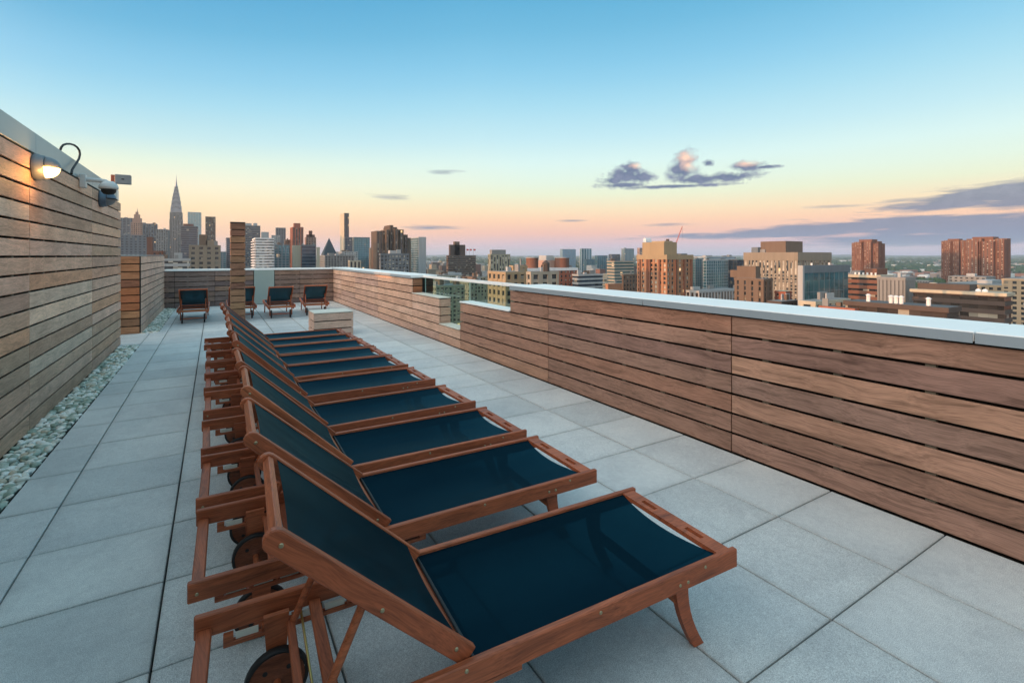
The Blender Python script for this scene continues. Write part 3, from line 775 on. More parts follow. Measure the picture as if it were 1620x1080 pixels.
MB().lathe([(0,.02),(.05,.015),(.085,-.02),(.098,-.05),(.098,-.075),(.088,-.082),(0,-.082)],Md,24).build('camera_housing',M_WHITEP,sc_)
MB().lathe([(.076,-.083),(.072,-.115),(.05,-.142),(0,-.152)],Md,20).build('smoked_dome',M_BLACK,sc_)
cd=empty('cable_conduit',(-1.39,7.4,2.66),label='black cable conduit looping over the wall top down to the camera',cat='cable')
pts=[]
for k,(u_,v_) in enumerate(((95,238),(97,233),(100,229.5),(105,227.8),(111,227.8),(117,229.5),(122,233),(125.5,238),(126.5,244),(125,251),(121,258),(117,264),(114,269),(113,275))):
    xx=-1.43+.007*k; yy=on_x(u_,xx); pts.append((xx+1.39,yy-7.4,zat(v_,xx,yy)-2.66))
MB().path(pts,.0115,10).build('conduit',M_BLACK,cd)
bx_=empty('horn_box',(-1.42,10.25,2.67),label='small grey box speaker on a red brown bracket at the end of the wall top',cat='speaker')
MB().cbox(.03,.24,-.055,.055,.05,.20,.006).build('box_body',M_GREY,bx_)
MB().cbox(-.02,.028,-.045,.045,.06,.19,.004).build('bracket',flat('rust red plastic',(.35,.09,.05),.6),bx_)
MB().cbox(.12,.155,-.060,-.056,.115,.135,.001).build('keyhole',M_BLACK,bx_)
MB().cbox(-.01,.015,-.015,.015,-.02,.06,.002).build('stem',M_ALU,bx_)

#CITY#
# ================================================================== CITY
GZ=-75.0
ground=MB().box(-14000,16000,-9000,22000,GZ-1.2,GZ).build('city_ground',flat('city ground',(.07,.075,.08),.9,0,.3,.004),kind='structure')
rv=MB(); rv.add([(980,-8000,GZ+.4),(1500,-8000,GZ+.4),(1650,1500,GZ+.4),(2300,5200,GZ+.4),(5200,8800,GZ+.4),(4300,9600,GZ+.4),(1700,6000,GZ+.4),(1050,1500,GZ+.4)],[(0,1,2,3,6,7),(3,4,5,6)])
m_,nt_,b_=mat('river water'); b_.inputs['Base Color'].default_value=(.03,.07,.09,1); b_.inputs['Roughness'].default_value=.12
rv.build('river',m_,kind='structure')

def masonry(name,c,vary=.10):
    m,nt,b=mat(name); ge=nt.new('ShaderNodeNewGeometry')
    st_=nt.new('ShaderNodeVectorMath',operation='MULTIPLY',inp={0:ge.outputs['Position'],1:(.9,.9,.07)})
    n=nt.new('ShaderNodeTexNoise',inp={'Vector':st_.outputs[0],'Scale':.35,'Detail':6.0,'Roughness':.65})
    k=nt.ramp(n.outputs['Fac'],[(.25,tuple(v*(1-vary*1.6) for v in c)+(1,)),(.75,tuple(min(1,v*(1+vary)) for v in c)+(1,))])
    nt.l.new(k,b.inputs['Base Color']); b.inputs['Roughness'].default_value=.8; return m
def glazing(name,c,cell,blind=(.35,.33,.28),pb=.12,lit=.004,rough=.12,spec=.9,cell_v=.5,metal=0.0):
    """dark window glass; rooms behind it differ pane by pane"""
    m,nt,b=mat(name); ge=nt.new('ShaderNodeNewGeometry')
    q=nt.new('ShaderNodeVectorMath',operation='DIVIDE',inp={0:ge.outputs['Position'],1:cell})
    fl=nt.new('ShaderNodeVectorMath',operation='FLOOR',inp={0:q.outputs[0]})
    wn=nt.new('ShaderNodeTexWhiteNoise',inp={0:fl.outputs[0]}); wn.noise_dimensions='3D'
    v=wn.outputs['Value']
    dk=tuple(x*(1-cell_v) for x in c)+(1,); lt=tuple(min(1,x*(1+cell_v)) for x in c)+(1,)
    k=nt.ramp(v,[(0,dk),(.5,tuple(c)+(1,)),(1-pb-.001,lt),(1-pb,tuple(x*.6 for x in blind)+(1,)),(1,tuple(blind)+(1,))])
    nt.l.new(k,b.inputs['Base Color']); b.inputs['Roughness'].default_value=rough; b.inputs['Specular IOR Level'].default_value=spec; b.inputs['Metallic'].default_value=metal
    wn2=nt.new('ShaderNodeTexWhiteNoise',inp={0:nt.new('ShaderNodeVectorMath',operation='ADD',inp={0:fl.outputs[0],1:(7.3,3.1,9.7)}).outputs[0]})
    on=nt.m('GREATER_THAN',wn2.outputs['Value'],1-lit)
    b.inputs['Emission Color'].default_value=(1,.62,.28,1); nt.l.new(nt.m('MULTIPLY',on,1.1),b.inputs['Emission Strength'])
    return m
MS={k:masonry('masonry '+k,c) for k,c in dict(
  brick=(.30,.11,.07),brown=(.14,.10,.075),darkbrown=(.075,.055,.048),tan=(.33,.27,.19),cream=(.42,.39,.31),beige=(.32,.29,.24),
  grey=(.21,.22,.225),lightgrey=(.34,.37,.39),white=(.68,.70,.72),orange=(.34,.175,.10),greenish=(.26,.27,.21),slate=(.13,.16,.19),
  yellow=(.30,.235,.15),redbrown=(.16,.075,.052),taupe=(.225,.195,.155),pinkish=(.38,.25,.20),black=(.035,.04,.045)).items()}
GL={'dark':glazing('dark glass',(.025,.035,.045),(3.2,3.2,3.1)),
    'navy':glazing('navy glass',(.018,.04,.07),(4,4,4),pb=.04,cell_v=.35,rough=.08),
    'teal':glazing('teal curtain glass',(.09,.24,.29),(3.6,3.6,3.9),pb=.03,cell_v=.2,rough=.06,metal=.6),
    'pale':glazing('pale curtain glass',(.42,.55,.58),(3.6,3.6,3.9),pb=.1,cell_v=.08,rough=.15,metal=.2),
    'sky':glazing('sky blue glass',(.22,.38,.48),(4,4,4),pb=.05,cell_v=.15,rough=.1,metal=.5),
    'busy':glazing('busy window glass',(.04,.055,.065),(2.6,2.6,3.0),pb=.36,blind=(.50,.49,.43),cell_v=.6),
    'bronze':glazing('bronze glass',(.045,.035,.03),(3,3,3.2),pb=.12)}
M_ROOF=masonry('roof gravel',(.22,.22,.22)); M_ROOFD=masonry('dark roof',(.09,.09,.095)); M_GREEN=flat('copper green',(.10,.38,.30),.7)

def facade(root,x0,x1,y0,y1,z0,z1,wall,glass,style='grid',px=4.0,pz=3.2,fw=.5,fh=.45,top=1.5,roof=None,names=('glazing','facade_grid','roof')):
    W,D,H=x1-x0,y1-y0,z1-z0
    if style=='blank':
        MB().box(x0,x1,y0,y1,z0,z1).build('wall',MS[wall],root)
    else:
        MB().box(x0+.35,x1-.35,y0+.35,y1-.35,z0,z1-.05).build(names[0],GL[glass],root)
        g=MB()
        if style in('grid','ribs','glass'):
            n=max(1,round(W/px)); q=W/n; wd=q*fw
            for i in range(n+1):
                c=x0+i*q; a,b_=max(x0+.06,c-wd/2),min(x1-.06,c+wd/2); g.box(a,b_,y0-.10,y0+.6,z0,z1-.02).box(a,b_,y1-.6,y1+.10,z0,z1-.02)
            n=max(1,round(D/px)); q=D/n; wd=q*fw
            for i in range(n+1):
                c=y0+i*q; a,b_=max(y0+.05,c-wd/2),min(y1-.05,c+wd/2); g.box(x0-.14,x0+.55,a,b_,z0,z1-.03).box(x1-.55,x1+.14,a,b_,z0,z1-.03)
        if style in('grid','bands','glass'):
            n=max(1,round(H/pz)); q=H/n
            if z0<-40: start=max(0,int((-46-z0)/q)) if (x0*x0+y0*y0)**.5<900 else 0
            else: start=0
            for i in range(0,n): g.box(x0,x1,y0,y1,z0+i*q,z0+i*q+q*fh)
        g.build(names[1],MS[wall],root,kind='stuff')
        # crown wall
    rt=MB().box(x0-.2,x1+.2,y0-.2,y1+.2,z1-.01,z1+top)
    rt.build('parapet',MS[wall],root)
    MB().box(x0+.4,x1-.4,y0+.4,y1-.4,z1+top-.005,z1+top+.02).build(names[2],roof or M_ROOF,root)
def corner(uc,ul,ur,vt,D,md=70,mw=130):
    """box whose nearest corner is seen at uc, at forward distance D, with its silhouette edges at ul and ur"""
    dx,dy=ray(uc); cx,cy=dx*D,dy*D; zt=zat(vt,cx,cy); y0=cy
    if ul<339<ur:
        return on_y(ul,y0),on_y(ur,y0),y0,y0+30,zt
    if uc>339:
        x0=cx; y1=on_x(ul,x0) if ul<uc-.3 else y0+30
        if y1-y0>md: y1=y0+md; x0=on_y(ul,y1)
        x1=on_y(ur,y0) if ur>uc+.3 else x0+30
        x1=min(x1,x0+mw)
    else:
        x1=cx; x0=on_y(ul,y0) if ul<uc-.3 else x1-30
        y1=on_x(ur,x1) if ur>uc+.3 else y0+30
        if y1-y0>md: y1=y0+md; x1=on_y(ur,y1)
    return x0,x1,y0,y1,zt
def rooftop(root,x0,x1,y0,y1,z,seed,n=3,tank=True):
    rnd=random.Random(seed); g=[]
    for i in range(n):
        w_,d_=(x1-x0)*rnd.uniform(.08,.25),(y1-y0)*rnd.uniform(.08,.25); a=rnd.uniform(x0+.05*(x1-x0),x1-w_-.05*(x1-x0)); b_=rnd.uniform(y0+.05*(y1-y0),y1-d_-.05*(y1-y0))
        MB().box(a,a+w_,b_,b_+d_,z,z+rnd.uniform(1.5,4)).build('roof_plant',random.Random(seed+i).choice([MS['grey'],MS['lightgrey'],MS['brown']]),root)
    if tank:
        a,b_=x0+(x1-x0)*rnd.uniform(.3,.7),y0+(y1-y0)*rnd.uniform(.3,.7)
        MB().tube((a,b_,z),(a,b_,z+4.5),2.0,n=10).tube((a,b_,z+4.5),(a,b_,z+6),2.1,.1,n=10).build('water_tank',MS['darkbrown'],root)
BL=[]
def bld(label,uc,ul,ur,vt,D,wall,glass,style='grid',px=4,pz=3.2,fw=.5,fh=.45,depth=None,top=1.5,ph=None,clutter=2,tank=False,name='office_block',roof=None,maxd=60,z0=None,group=None,cat='building'):
    x0,x1,y0,y1,zt=corner(uc,ul,ur,vt,D)
    if depth:
        if uc>340:
            if ul>=uc-.3: y1=y0+depth
            if ur<=uc+.3: x1=x0+depth
        else:
            if ur<=uc+.3: y1=y0+depth
            if ul>=uc-.3: x0=x1-depth
    r=empty(name,((x0+x1)/2,(y0+y1)/2,GZ),label=label,cat=cat,group=group)
    before=set(col.objects)
    facade(r,x0,x1,y0,y1,GZ if z0 is None else z0,zt-top,wall,glass,style,px,pz,fw,fh,top,roof)
    zr=zt
    if ph:
        for (u0,u1,v,w2) in ph:
            a=on_y(u0,y0+(y1-y0)*.3); b_=on_y(u1,y0+(y1-y0)*.3)
            MB().box(a,b_,y0+(y1-y0)*.25,y0+(y1-y0)*.25+max(6,min(b_-a,(y1-y0)*.5)),zr,zat(v,a,y0+(y1-y0)*.3)).build('penthouse',MS[w2],r)
    if clutter: rooftop(r,x0,x1,y0,y1,zr,hash(label)%1000 if False else len(BL)*7+3,clutter,tank)
    bake(r,before)
    BL.append((r,x0,x1,y0,y1,zt)); return r,x0,x1,y0,y1,zt
def bake(r,before):
    inv=Matrix.LocRotScale(r.location,r.rotation_euler,None).inverted()
    for o in [o for o in col.objects if o not in before and o.parent==r]: o.matrix_parent_inverse=inv

# --- left group, seen over the far parapet -----------------------------------
bld('dark blue slab at the far left edge of the skyline',212,150,212,345,1250,'slate','navy','grid',8,4,.3,.3,depth=40)
r,x0,x1,y0,y1,zt=bld('brown grey art deco tower with stepped top and thin mast left of the spire tower',225,207,226,352,900,'pinkish','dark','grid',3.2,3.6,.6,.3,depth=24,clutter=0)
b4=set(col.objects); cxm=(x0+x1)/2; wd=(x1-x0)
for k,(s_,va,vb) in enumerate(((.78,352,345),(.5,345,339),(.24,339,335))):
    MB().box(cxm-wd*s_/2,cxm+wd*s_/2,y0+2+k,y0+2+k+wd*s_,zat(va,cxm,y0)-.01*k,zat(vb,cxm,y0)).build('setback',MS['pinkish'],r)
MB().tube((cxm,y0+10,zat(335,cxm,y0)),(cxm,y0+10,zat(328,cxm,y0)),.8,.1,6).build('mast',MS['grey'],r); bake(r,b4)
bld('grey slab right behind the art deco tower',247,222,247,354,1350,'slate','dark','grid',6,4,.4,.35,depth=40)
bld('plain grey brown block left of the spire tower',266,247,266,363,1150,'grey','dark','grid',5,3.6,.5,.4,depth=40)
bld('dark red brown block right of the clad bulkhead',258,240,262,397,420,'redbrown','dark','grid',5,3.3,.6,.5,depth=30,clutter=1)
bld('red brick chimney like tower beside the bulkhead',241,232,243,375,520,'redbrown','dark','blank',clutter=0)
bld('squat teal grey block behind the red brick tower',232,190,234,372,760,'slate','navy','grid',5,4,.5,.5,depth=40)
bld('low white and brown block left of the tan masonry block',300,246,301,409,330,'lightgrey','busy','bands',4,3.6,.5,.5,depth=22,clutter=3)
bld('tan masonry block with punched windows left of the timber pillar',344,299,349,388,420,'taupe','dark','grid',5.2,4.2,.55,.5,ph=[(315,328,371,'brown'),(326,342,380,'taupe')],depth=25,clutter=1)
bld('dark navy glass block in front of the spire tower',312,286,313,358,1000,'slate','navy','bands',6,4.5,.2,.22,depth=35,ph=[(290,306,354,'redbrown')])
# the spire tower
r=empty('spire_tower',label='pale art deco skyscraper with ribbed arched crown and long needle spire',cat='skyscraper')
x0,x1,y0,y1,zt=corner(288,268,289.5,347,1470); x1=on_y(288.5,y0); x0=on_y(268,y0); W_=x1-x0; y1=y0+W_; r.location=((x0+x1)/2,(y0+y1)/2,GZ); b4=set(col.objects)
cxm,cym=(x0+x1)/2,(y0+y1)/2
facade(r,x0,x1,y0,y1,GZ,zat(347,cxm,y0),'grey','dark','ribs',4.2,3.6,.62,.4,.3)
s_=W_*.48
facade(r,cxm-s_,cxm+s_,cym-s_,cym+s_,zat(347,cxm,y0)+.31,zat(336,cxm,y0),'grey','dark','ribs',3.6,3.6,.6,.4,.3)
prevz=zat(336,cxm,y0)+.31
MCR=flat('steel crown',(.30,.30,.33),.35,.6,.25,.1)
tiers=[(.43,325),(.37,317),(.31,310),(.25,304),(.19,298.5),(.14,294)]
for k,(h_,v_) in enumerate(tiers):
    s_=W_*h_; zt_=zat(v_,cxm,y0); zmid=prevz+(zt_-prevz)*.35
    arch=[(-s_,prevz-2)]+[(-s_*math.cos(math.pi*j/10),zmid+(zt_-zmid)*math.sin(math.pi*j/10)) for j in range(11)]+[(s_,prevz-2)]
    a1=MB().prism([(cxm+p,q) for p,q in arch],1,cym-s_*.98,cym+s_*.98); fixn(a1.build('crown_arch',MCR,r))
    a2=MB().prism([(cym+p,q) for p,q in arch],0,cxm-s_*.97,cxm+s_*.97); fixn(a2.build('crown_arch',MCR,r))
    tw=MB()
    for j in range(1,6):
        an=math.pi*j/6; px2,pz2=-s_*.80*math.cos(an),zmid+(zt_-zmid)*.78*math.sin(an)
        for sg in (-1,1):
            tw.add([(cxm+px2-1.3,cym+sg*(s_*.98+.12),pz2-1.6),(cxm+px2+1.3,cym+sg*(s_*.98+.12),pz2-1.6),(cxm+px2,cym+sg*(s_*.98+.12),pz2+1.9)],[(0,1,2)])
            tw.add([(cxm+sg*(s_*.98+.12),cym+px2-1.3,pz2-1.6),(cxm+sg*(s_*.98+.12),cym+px2+1.3,pz2-1.6),(cxm+sg*(s_*.98+.12),cym+px2,pz2+1.9)],[(0,1,2)])
    tw.build('crown_window',GL['dark'],r,kind='stuff'); prevz=prevz+(zt_-prevz)*.62
zs=zat(297,cxm,y0)
MB().lathe([(W_*.14,zs),(W_*.075,zat(291,cxm,y0)),(W_*.035,zat(284,cxm,y0)),(.25,zat(275.5,cxm,y0))],Matrix.Translation((cxm,cym,0)),8).build('spire',MCR,r); bake(r,b4)
bld('pale blue mirror glass block right of the spire tower',318,297,318,336,1650,'lightgrey','sky','glass',7,4.2,.08,.12,depth=50,clutter=0)
bld('charcoal slab tower left of the timber pillar',340,325,341,343,1450,'black','bronze','ribs',6,4,.35,.3,depth=40,clutter=0)
bld('grey banded office tower right behind the timber pillar',373,372,412,356,1100,'slate','dark','bands',6,4.0,.3,.45,depth=50,ph=[(384,398,353,'lightgrey'),(401,407,353,'lightgrey')],clutter=0)
bld('thin blue grey tower in the street gap left of the pillar',352,346,358,398,900,'slate','teal','grid',5,4,.4,.3,depth=30,clutter=0)
bld('dark blue glass tower half hidden by the timber pillar',362,357,372,376,950,'slate','navy','bands',5,4,.3,.3,depth=30,clutter=0)
r,x0,x1,y0,y1,zt=bld('white apartment tower with rows of balconies right of the timber pillar',404,399,434,376,560,'white','busy','bands',3.6,3.2,.55,.62,ph=[(413,425,367,'lightgrey')],clutter=0)
b4=set(col.objects); bal=MB(); n=int((zt-GZ)/3.2)
for i in range(8,n):
    z=GZ+i*3.2
    for k in (1,): bal.box(x0-1.6,x0-.15,y0+1,y1-1,z,z+1.1)
    bal.box(x1-7,x1-1,y0-1.5,y0-.12,z,z+1.0)
bal.build('balconies',MS['white'],r,kind='stuff'); bake(r,b4)
bld('dark tall slab behind the white balcony tower',437,436,452,360,1500,'slate','navy','grid',6,4,.3,.3,depth=35,clutter=0)
bld('light grey tower between the white tower and the dark slab',430,429,443,372,1250,'lightgrey','dark','grid',5,3.8,.5,.4,depth=30,clutter=0)
bld('dark green glass block right of the white balcony tower',434,433,458,387,760,'slate','teal','grid',5,4,.3,.3,depth=35)
bld('brown block between the dark slab and the orange brick tower',451,450,461,379,900,'brown','dark','grid',4,3.4,.5,.4,depth=30)
r,x0,x1,y0,y1,zt=bld('orange brown brick tower with notched top',463,459,480,359,880,'brick','dark','ribs',4,3.2,.55,.4,clutter=0,ph=[(465,475,353,'brick')])
r,x0,x1,y0,y1,zt=bld('brick tower with stepped domed top beside the orange brown tower',484,482,500,375,930,'pinkish','dark','grid',5,3.6,.5,.5,ph=[(485,498,371,'redbrown'),(489,494,365,'redbrown')],clutter=0)
bld('blank beige flank of the dark fronted office block',464,462,476,388,600,'cream','dark','blank',depth=14,clutter=0)
bld('dark navy glass fronted office block between beige flanks',477,476.4,500,387,600,'slate','navy','bands',6,4.2,.2,.2,depth=14,clutter=2)
bld('right beige flank of the dark fronted office block',501,500.6,506,391,602,'cream','dark','blank',depth=14,clutter=0)
# slate pyramid
r=empty('pyramid_roof_tower',label='building with steep dark slate pyramid roof',cat='building')
x0,x1,y0,y1,zt=corner(512,511,533,402,800); y1=y0+(x1-x0); r.location=((x0+x1)/2,(y0+y1)/2,GZ); b4=set(col.objects)
facade(r,x0,x1,y0,y1,GZ,zt-1,'slate','dark','grid',4,3.5,.5,.4,1)
xm,ym,za=(x0+x1)/2,(y0+y1)/2,zat(376,(x0+x1)/2,(y0+y1)/2); zb=zt
MB().add([(x0,y0,zb),(x1,y0,zb),(x1,y1,zb),(x0,y1,zb),(xm,ym,za)],[(0,1,4),(1,2,4),(2,3,4),(3,0,4)]).build('roof_pyramid',masonry('slate roof',(.03,.055,.075)),r); bake(r,b4)
r,x0,x1,y0,y1,zt=bld('tall black glass slab rising high above the skyline',545,538.5,552,337,1350,'black','navy','ribs',5,4,.25,.12,clutter=0)
b4=set(col.objects); MB().box(x0-.9,x0-.3,y0+.5,y1,GZ,zt+.3).build('pale_flank',MS['cream'],r); bake(r,b4)
bld('navy glass block at the foot of the tall black slab',546,545,558,375,1150,'slate','navy','glass',6,4,.1,.2,depth=30,clutter=0)
bld('green mirror glass slab right of the tall black slab',560,557,585,375,1050,'slate','teal','glass',5,4,.06,.16,depth=22,clutter=0)
bld('grey stepped block right of the slate pyramid',514,505,560,404,700,'grey','dark','grid',4,3.4,.55,.4,depth=40,clutter=4)
bld('low pale block with antenna boxes left of the green slab',541,530,566,398,900,'lightgrey','busy','grid',4,3.4,.5,.5,depth=40,clutter=4)
bld('small cream block under the green mirror slab',553,551,571,412,560,'cream','dark','ribs',4,3.4,.5,.4,depth=30,clutter=1)
bld('tan brick block left of the dark brown tower group',586,584,597,392,800,'taupe','dark','grid',4,3.3,.5,.4,depth=30)
# dark brown tower group
r=empty('stepped_brown_towers',label='cluster of dark brown stepped towers with sun lit orange edges',cat='building')
x0,x1,y0,y1,zt=corner(600,595,650,371,680); r.location=(x0,y0,GZ); b4=set(col.objects)
for (ua,ub,v,dy_) in ((596,610,366,0),(611.5,615,364,-7),(616,628,360,4),(617,622,357,-2),(624.5,630,363,-9),(632,638.5,364,-5),(640,645,372,3)):
    a,b_=on_y(ua,y0+dy_),on_y(ub,y0+dy_)
    facade(r,a,b_,y0+dy_,y0+dy_+28,GZ,zat(v,a,y0+dy_),'brown','dark','ribs',4.5,3.2,.6,.4,.8)
a,b_=on_y(645.5,y0+6),on_y(650,y0+6)
MB().box(a,b_,y0+6,y0+30,GZ,zat(376,a,y0)).build('wing',MS['brown'],r); bake(r,b4)
bld('dark block with a busy grid of pale windows before the brown towers',602,600,647,401,430,'slate','busy','grid',3.2,3.3,.35,.35,depth=25,ph=[(617,628,396,'lightgrey')],clutter=1)
bld('slab with teal glass flank and pale green end wall',662,648,674,375,820,'lightgrey','teal','glass',6,3.9,.05,.12,clutter=0)
r,x0,x1,y0,y1,zt=BL[-1]; b4=set(col.objects); MB().box(x0+.1,x1-.1,y0-.6,y0-.16,GZ,zt+.3).build('end_wall',MS['lightgrey'],r); bake(r,b4)
# masonry hospital with flags
r,x0,x1,y0,y1,zt=bld('broad grey brown hospital block with a domed upper tower and red flags',709,706,753,404,900,'brown','dark','bands',4,4,.5,.6,depth=50,ph=[(712,736,387,'darkbrown'),(719,727,382,'brown')],clutter=0)
b4=set(col.objects)
for uu in (738,743,749):
    a=on_y(uu,y0); MB().tube((a,y0,zt),(a,y0,zt+13),.18,n=5).build('flag_pole',MS['grey'],r)
    MB().box(a+.2,a+4.5,y0-.05,y0+.05,zt+9,zt+12).build('flag',flat('red flag',(.5,.04,.05),.8),r)
bake(r,b4)
r,x0,x1,y0,y1,zt=bld('grey apartment tower with rounded bays left of the glass rail end',776,772,807,402,640,'greenish','busy','ribs',4.2,3.2,.45,.4,depth=28,ph=[(778,800,395,'grey')],clutter=1)
bld('tan concrete apartment block with deep square windows, left part of the row',800,772,832,430,265,'yellow','dark','grid',5.2,4.4,.5,.42,clutter=2)
bld('tan concrete apartment block with deep square windows, right part of the row',840,833,884,430,255,'beige','dark','grid',5.2,4.2,.5,.42,depth=22,clutter=3,tank=True)
bld('small plain tan block above the tan apartment row',812,806,834,420,300,'yellow','dark','grid',6,4,.7,.6,depth=12,clutter=1)
# red brick hospital with white bands and two round towers
r=empty('red_brick_hospital',label='red brick hospital with two round corner drums and a white band',cat='building'); b4=set(col.objects)
x0,x1,y0,y1,zt=corner(834,832,912,425,420); y1=y0+30; r.location=((x0+x1)/2,y0,GZ)
facade(r,x0,x1,y0,y1,GZ,zt-2.5,'brick','busy','grid',5,3.8,.55,.5,.3)
MB().box(x0-1,x1+1,y0-1,y1+1,zt-2.2,zt+.3).build('white_band',MS['white'],r)
for uu,rr in ((842,5.4),(889,6.6)):
    a=on_y(uu,y0+6); MB().tube((a,y0+6,zt),(a,y0+6,zat(408,a,y0+6)),rr,n=20).build('round_tower',MS['redbrown'],r)
    MB().tube((a,y0+6,zat(408,a,y0+6)),(a,y0+6,zat(407,a,y0+6)),rr+.4,n=20).build('tower_rim',MS['lightgrey'],r)
a,b_=on_y(858,y0+14),on_y(882,y0+14)
MB().box(a,b_,y0+10,y0+28,zt,zat(412,a,y0)).build('roof_house',MS['pinkish'],r); MB().box(a+3,b_-6,y0+12,y0+24,zat(412,a,y0),zat(404,a,y0)).build('plant_frame',MS['lightgrey'],r); bake(r,b4)
bld('blue glass tower with sloped top behind the red brick hospital',890,886,911,394,2400,'slate','sky','glass',9,5,.08,.12,depth=60,clutter=0)
bld('far pale grey twin rib tower across the river',920,917,936,393,2300,'lightgrey','teal','ribs',14,5,.4,.3,depth=50,clutter=0)
bld('shorter teal tower in front of the far rib tower',928,924,941,410,1700,'slate','teal','glass',8,4,.1,.2,depth=50,clutter=0)
bld('far blue tower left of the white banded laboratory',945,941,961,404,1500,'slate','teal','glass',8,4,.1,.2,depth=60,clutter=0)
bld('far blue tower with slanted roof line',968,963,981,402,2200,'slate','navy','glass',9,4.5,.08,.1,depth=60,clutter=0)
bld('far grey green stepped tower left of the big brick tower',988,983,1003,393,2200,'grey','teal','ribs',9,4.5,.4,.3,depth=50,clutter=1)
bld('low white banded laboratory block above the parapet coping',915,905,954,434,430,'lightgrey','navy','bands',5,3.7,.2,.5,depth=30,clutter=4)
bld('beige block with horizontal white bands left of the big brick tower',972,960,1003,413,620,'beige','teal','bands',6,4,.4,.55,depth=35,clutter=1)
bld('brown low block in front of the beige banded block',986,984,1010,434,420,'brown','dark','grid',4,3.4,.5,.5,depth=24,clutter=1)
bld('orange brick stub beside the brown low block',962,958,984,449,400,'orange','dark','blank',depth=20,clutter=1)
# tower with rounded crown
r=empty('round_crowned_tower',label='far teal tower with rounded crown behind the big brick tower',cat='building'); b4=set(col.objects)
x0,x1,y0,y1,zt=corner(1022,1017,1031,383,2500); r.location=(x0,y0,GZ)
facade(r,x0,x1,y0,y1,GZ,zt,'lightgrey','sky','glass',8,5,.08,.1,.2)
hw=(y1-y0)/2; pts=[(y0,zt)]+[(y0+hw-hw*math.cos(math.pi*k/10),zt+22*math.sin(math.pi*k/10)) for k in range(11)]+[(y1,zt)]
fixn(MB().prism(pts,0,x0,x1).build('rounded_crown',MS['white'],r)); bake(r,b4)
bld('far purple grey block left of the rounded crown tower',1012,1008,1019,392,2000,'pinkish','dark','bands',8,4.5,.3,.5,depth=50,clutter=0)
# big brick tower
r=empty('big_brick_tower',label='big orange brick apartment tower with tan penthouse in the middle of the view',cat='apartment tower'); b4=set(col.objects)
x0,x1,y0,y1,zt=corner(1055,1008,1096,403,330); r.location=((x0+x1)/2,(y0+y1)/2,GZ)
facade(r,x0,x1,y0,y1,GZ,zt-3.2,'orange','busy','grid',3.9,2.95,.48,.36,.02)
MB().box(x0-.35,x1+.35,y0-.35,y1+.35,zt-3.18,zt).build('tan_cornice',MS['yellow'],r)
nb=MB(); z=zt-3.2-.42*2.95
k=0
q=(y1-y0)
for f in (.20,.52,.60,.86): nb.box(x0-.9,x0-.16,y0+q*f,y0+q*f+1.2,GZ,zt-3.3)
for f in (.3,.62,.9): nb.box(x0+(x1-x0)*f,x0+(x1-x0)*f+1.2,y0-.8,y0-.12,GZ,zt-3.3)
nb.build('brick_rib',MS['redbrown'],r,kind='stuff')
a,b_,c_=on_y(1044,y0+8),on_y(1070,y0+8),0
MB().box(x0+4,x0+17,y0+6,y0+26,zt,zat(383,x0+8,y0+8)).build('penthouse',MS['yellow'],r)
MB().box(x0+7,x0+15,y0+8,y0+20,zat(383,x0+8,y0+8),zat(381,x0+8,y0+8)).build('penthouse_cap',MS['tan'],r)
MB().tube((x0+11,y0+9,zat(381,x0+8,y0+8)),(x0+11,y0+9,zat(378,x0+8,y0+8)),1.1,n=8).build('vent_drum',MS['darkbrown'],r)
MB().box(x0+18,x1-2,y0+3,y1-4,zt,zt+.9).build('roof_plant',MS['slate'],r); bake(r,b4)
# crane
cr=empty('tower_crane',label='red tower crane jib rising behind the big brick tower',cat='crane'); D_=900
dx,dy=ray(1069); ax,ay=dx*D_,dy*D_; cr.location=(ax,ay,GZ); b4=set(col.objects)
bx2,by2=ray(1079.5)[0]*D_,ray(1079.5)[1]*D_
m1=MB(); p0,p1=Vector((ax,ay,zat(386,ax,ay))),Vector((bx2,by2,zat(358,bx2,by2)))
dirv=(p1-p0); pr_=Vector((0,1.1,0)); q_=Vector((1.0,0,.8))
for s_ in (pr_,-pr_,q_): m1.tube(p0+s_,p1+s_*.4,.28,n=5)
for i in range(14):
    a=p0+dirv*i/14; b_=p0+dirv*(i+1)/14; m1.tube(a+pr_*(1-.6*i/14),b_-pr_*(1-.6*i/14),.16,n=4).tube(a-pr_*(1-.6*i/14),b_+q_*(1-.6*i/14),.16,n=4)
M_CR=flat('crane red',(.45,.10,.06),.6)
m1.build('jib',M_CR,cr); MB().box(ax-1.1,ax+1.1,ay-1.1,ay+1.1,GZ,zat(386,ax,ay)).build('mast',M_CR,cr)
MB().tube(p1,(bx2,by2,p1.z-26),.12,n=4).build('hoist_cable',M_BLACK,cr); bake(cr,b4)
# teal laboratories
bld('teal glass laboratory just right of the big brick tower',1100,1088,1113,409,760,'slate','teal','grid',5,4,.15,.15,depth=40,clutter=1)
bld('wide teal glass laboratory with pale roof line',1118,1112,1152,411,700,'lightgrey','teal','glass',5,4.2,.06,.14,depth=45,clutter=2)
bld('pale roofed laboratory wing behind the teal ones',1118,1095,1165,406,950,'lightgrey','sky','bands',6,4.2,.2,.5,depth=50,clutter=4)
bld('dark navy block left of the big tan hospital',1166,1150,1180,411,720,'black','navy','glass',5,4,.1,.12,depth=40,clutter=0)
bld('low hall with vertical white fins above the coping',1106,1085,1168,460,330,'lightgrey','bronze','ribs',3.2,4,.45,.4,depth=30,clutter=2)
r,x0,x1,y0,y1,zt=bld('brown stepped apartment block in front of the big tan hospital',1208,1162,1222,441,280,'brown','dark','grid',4.4,3.3,.72,.3,clutter=0)
b4=set(col.objects)
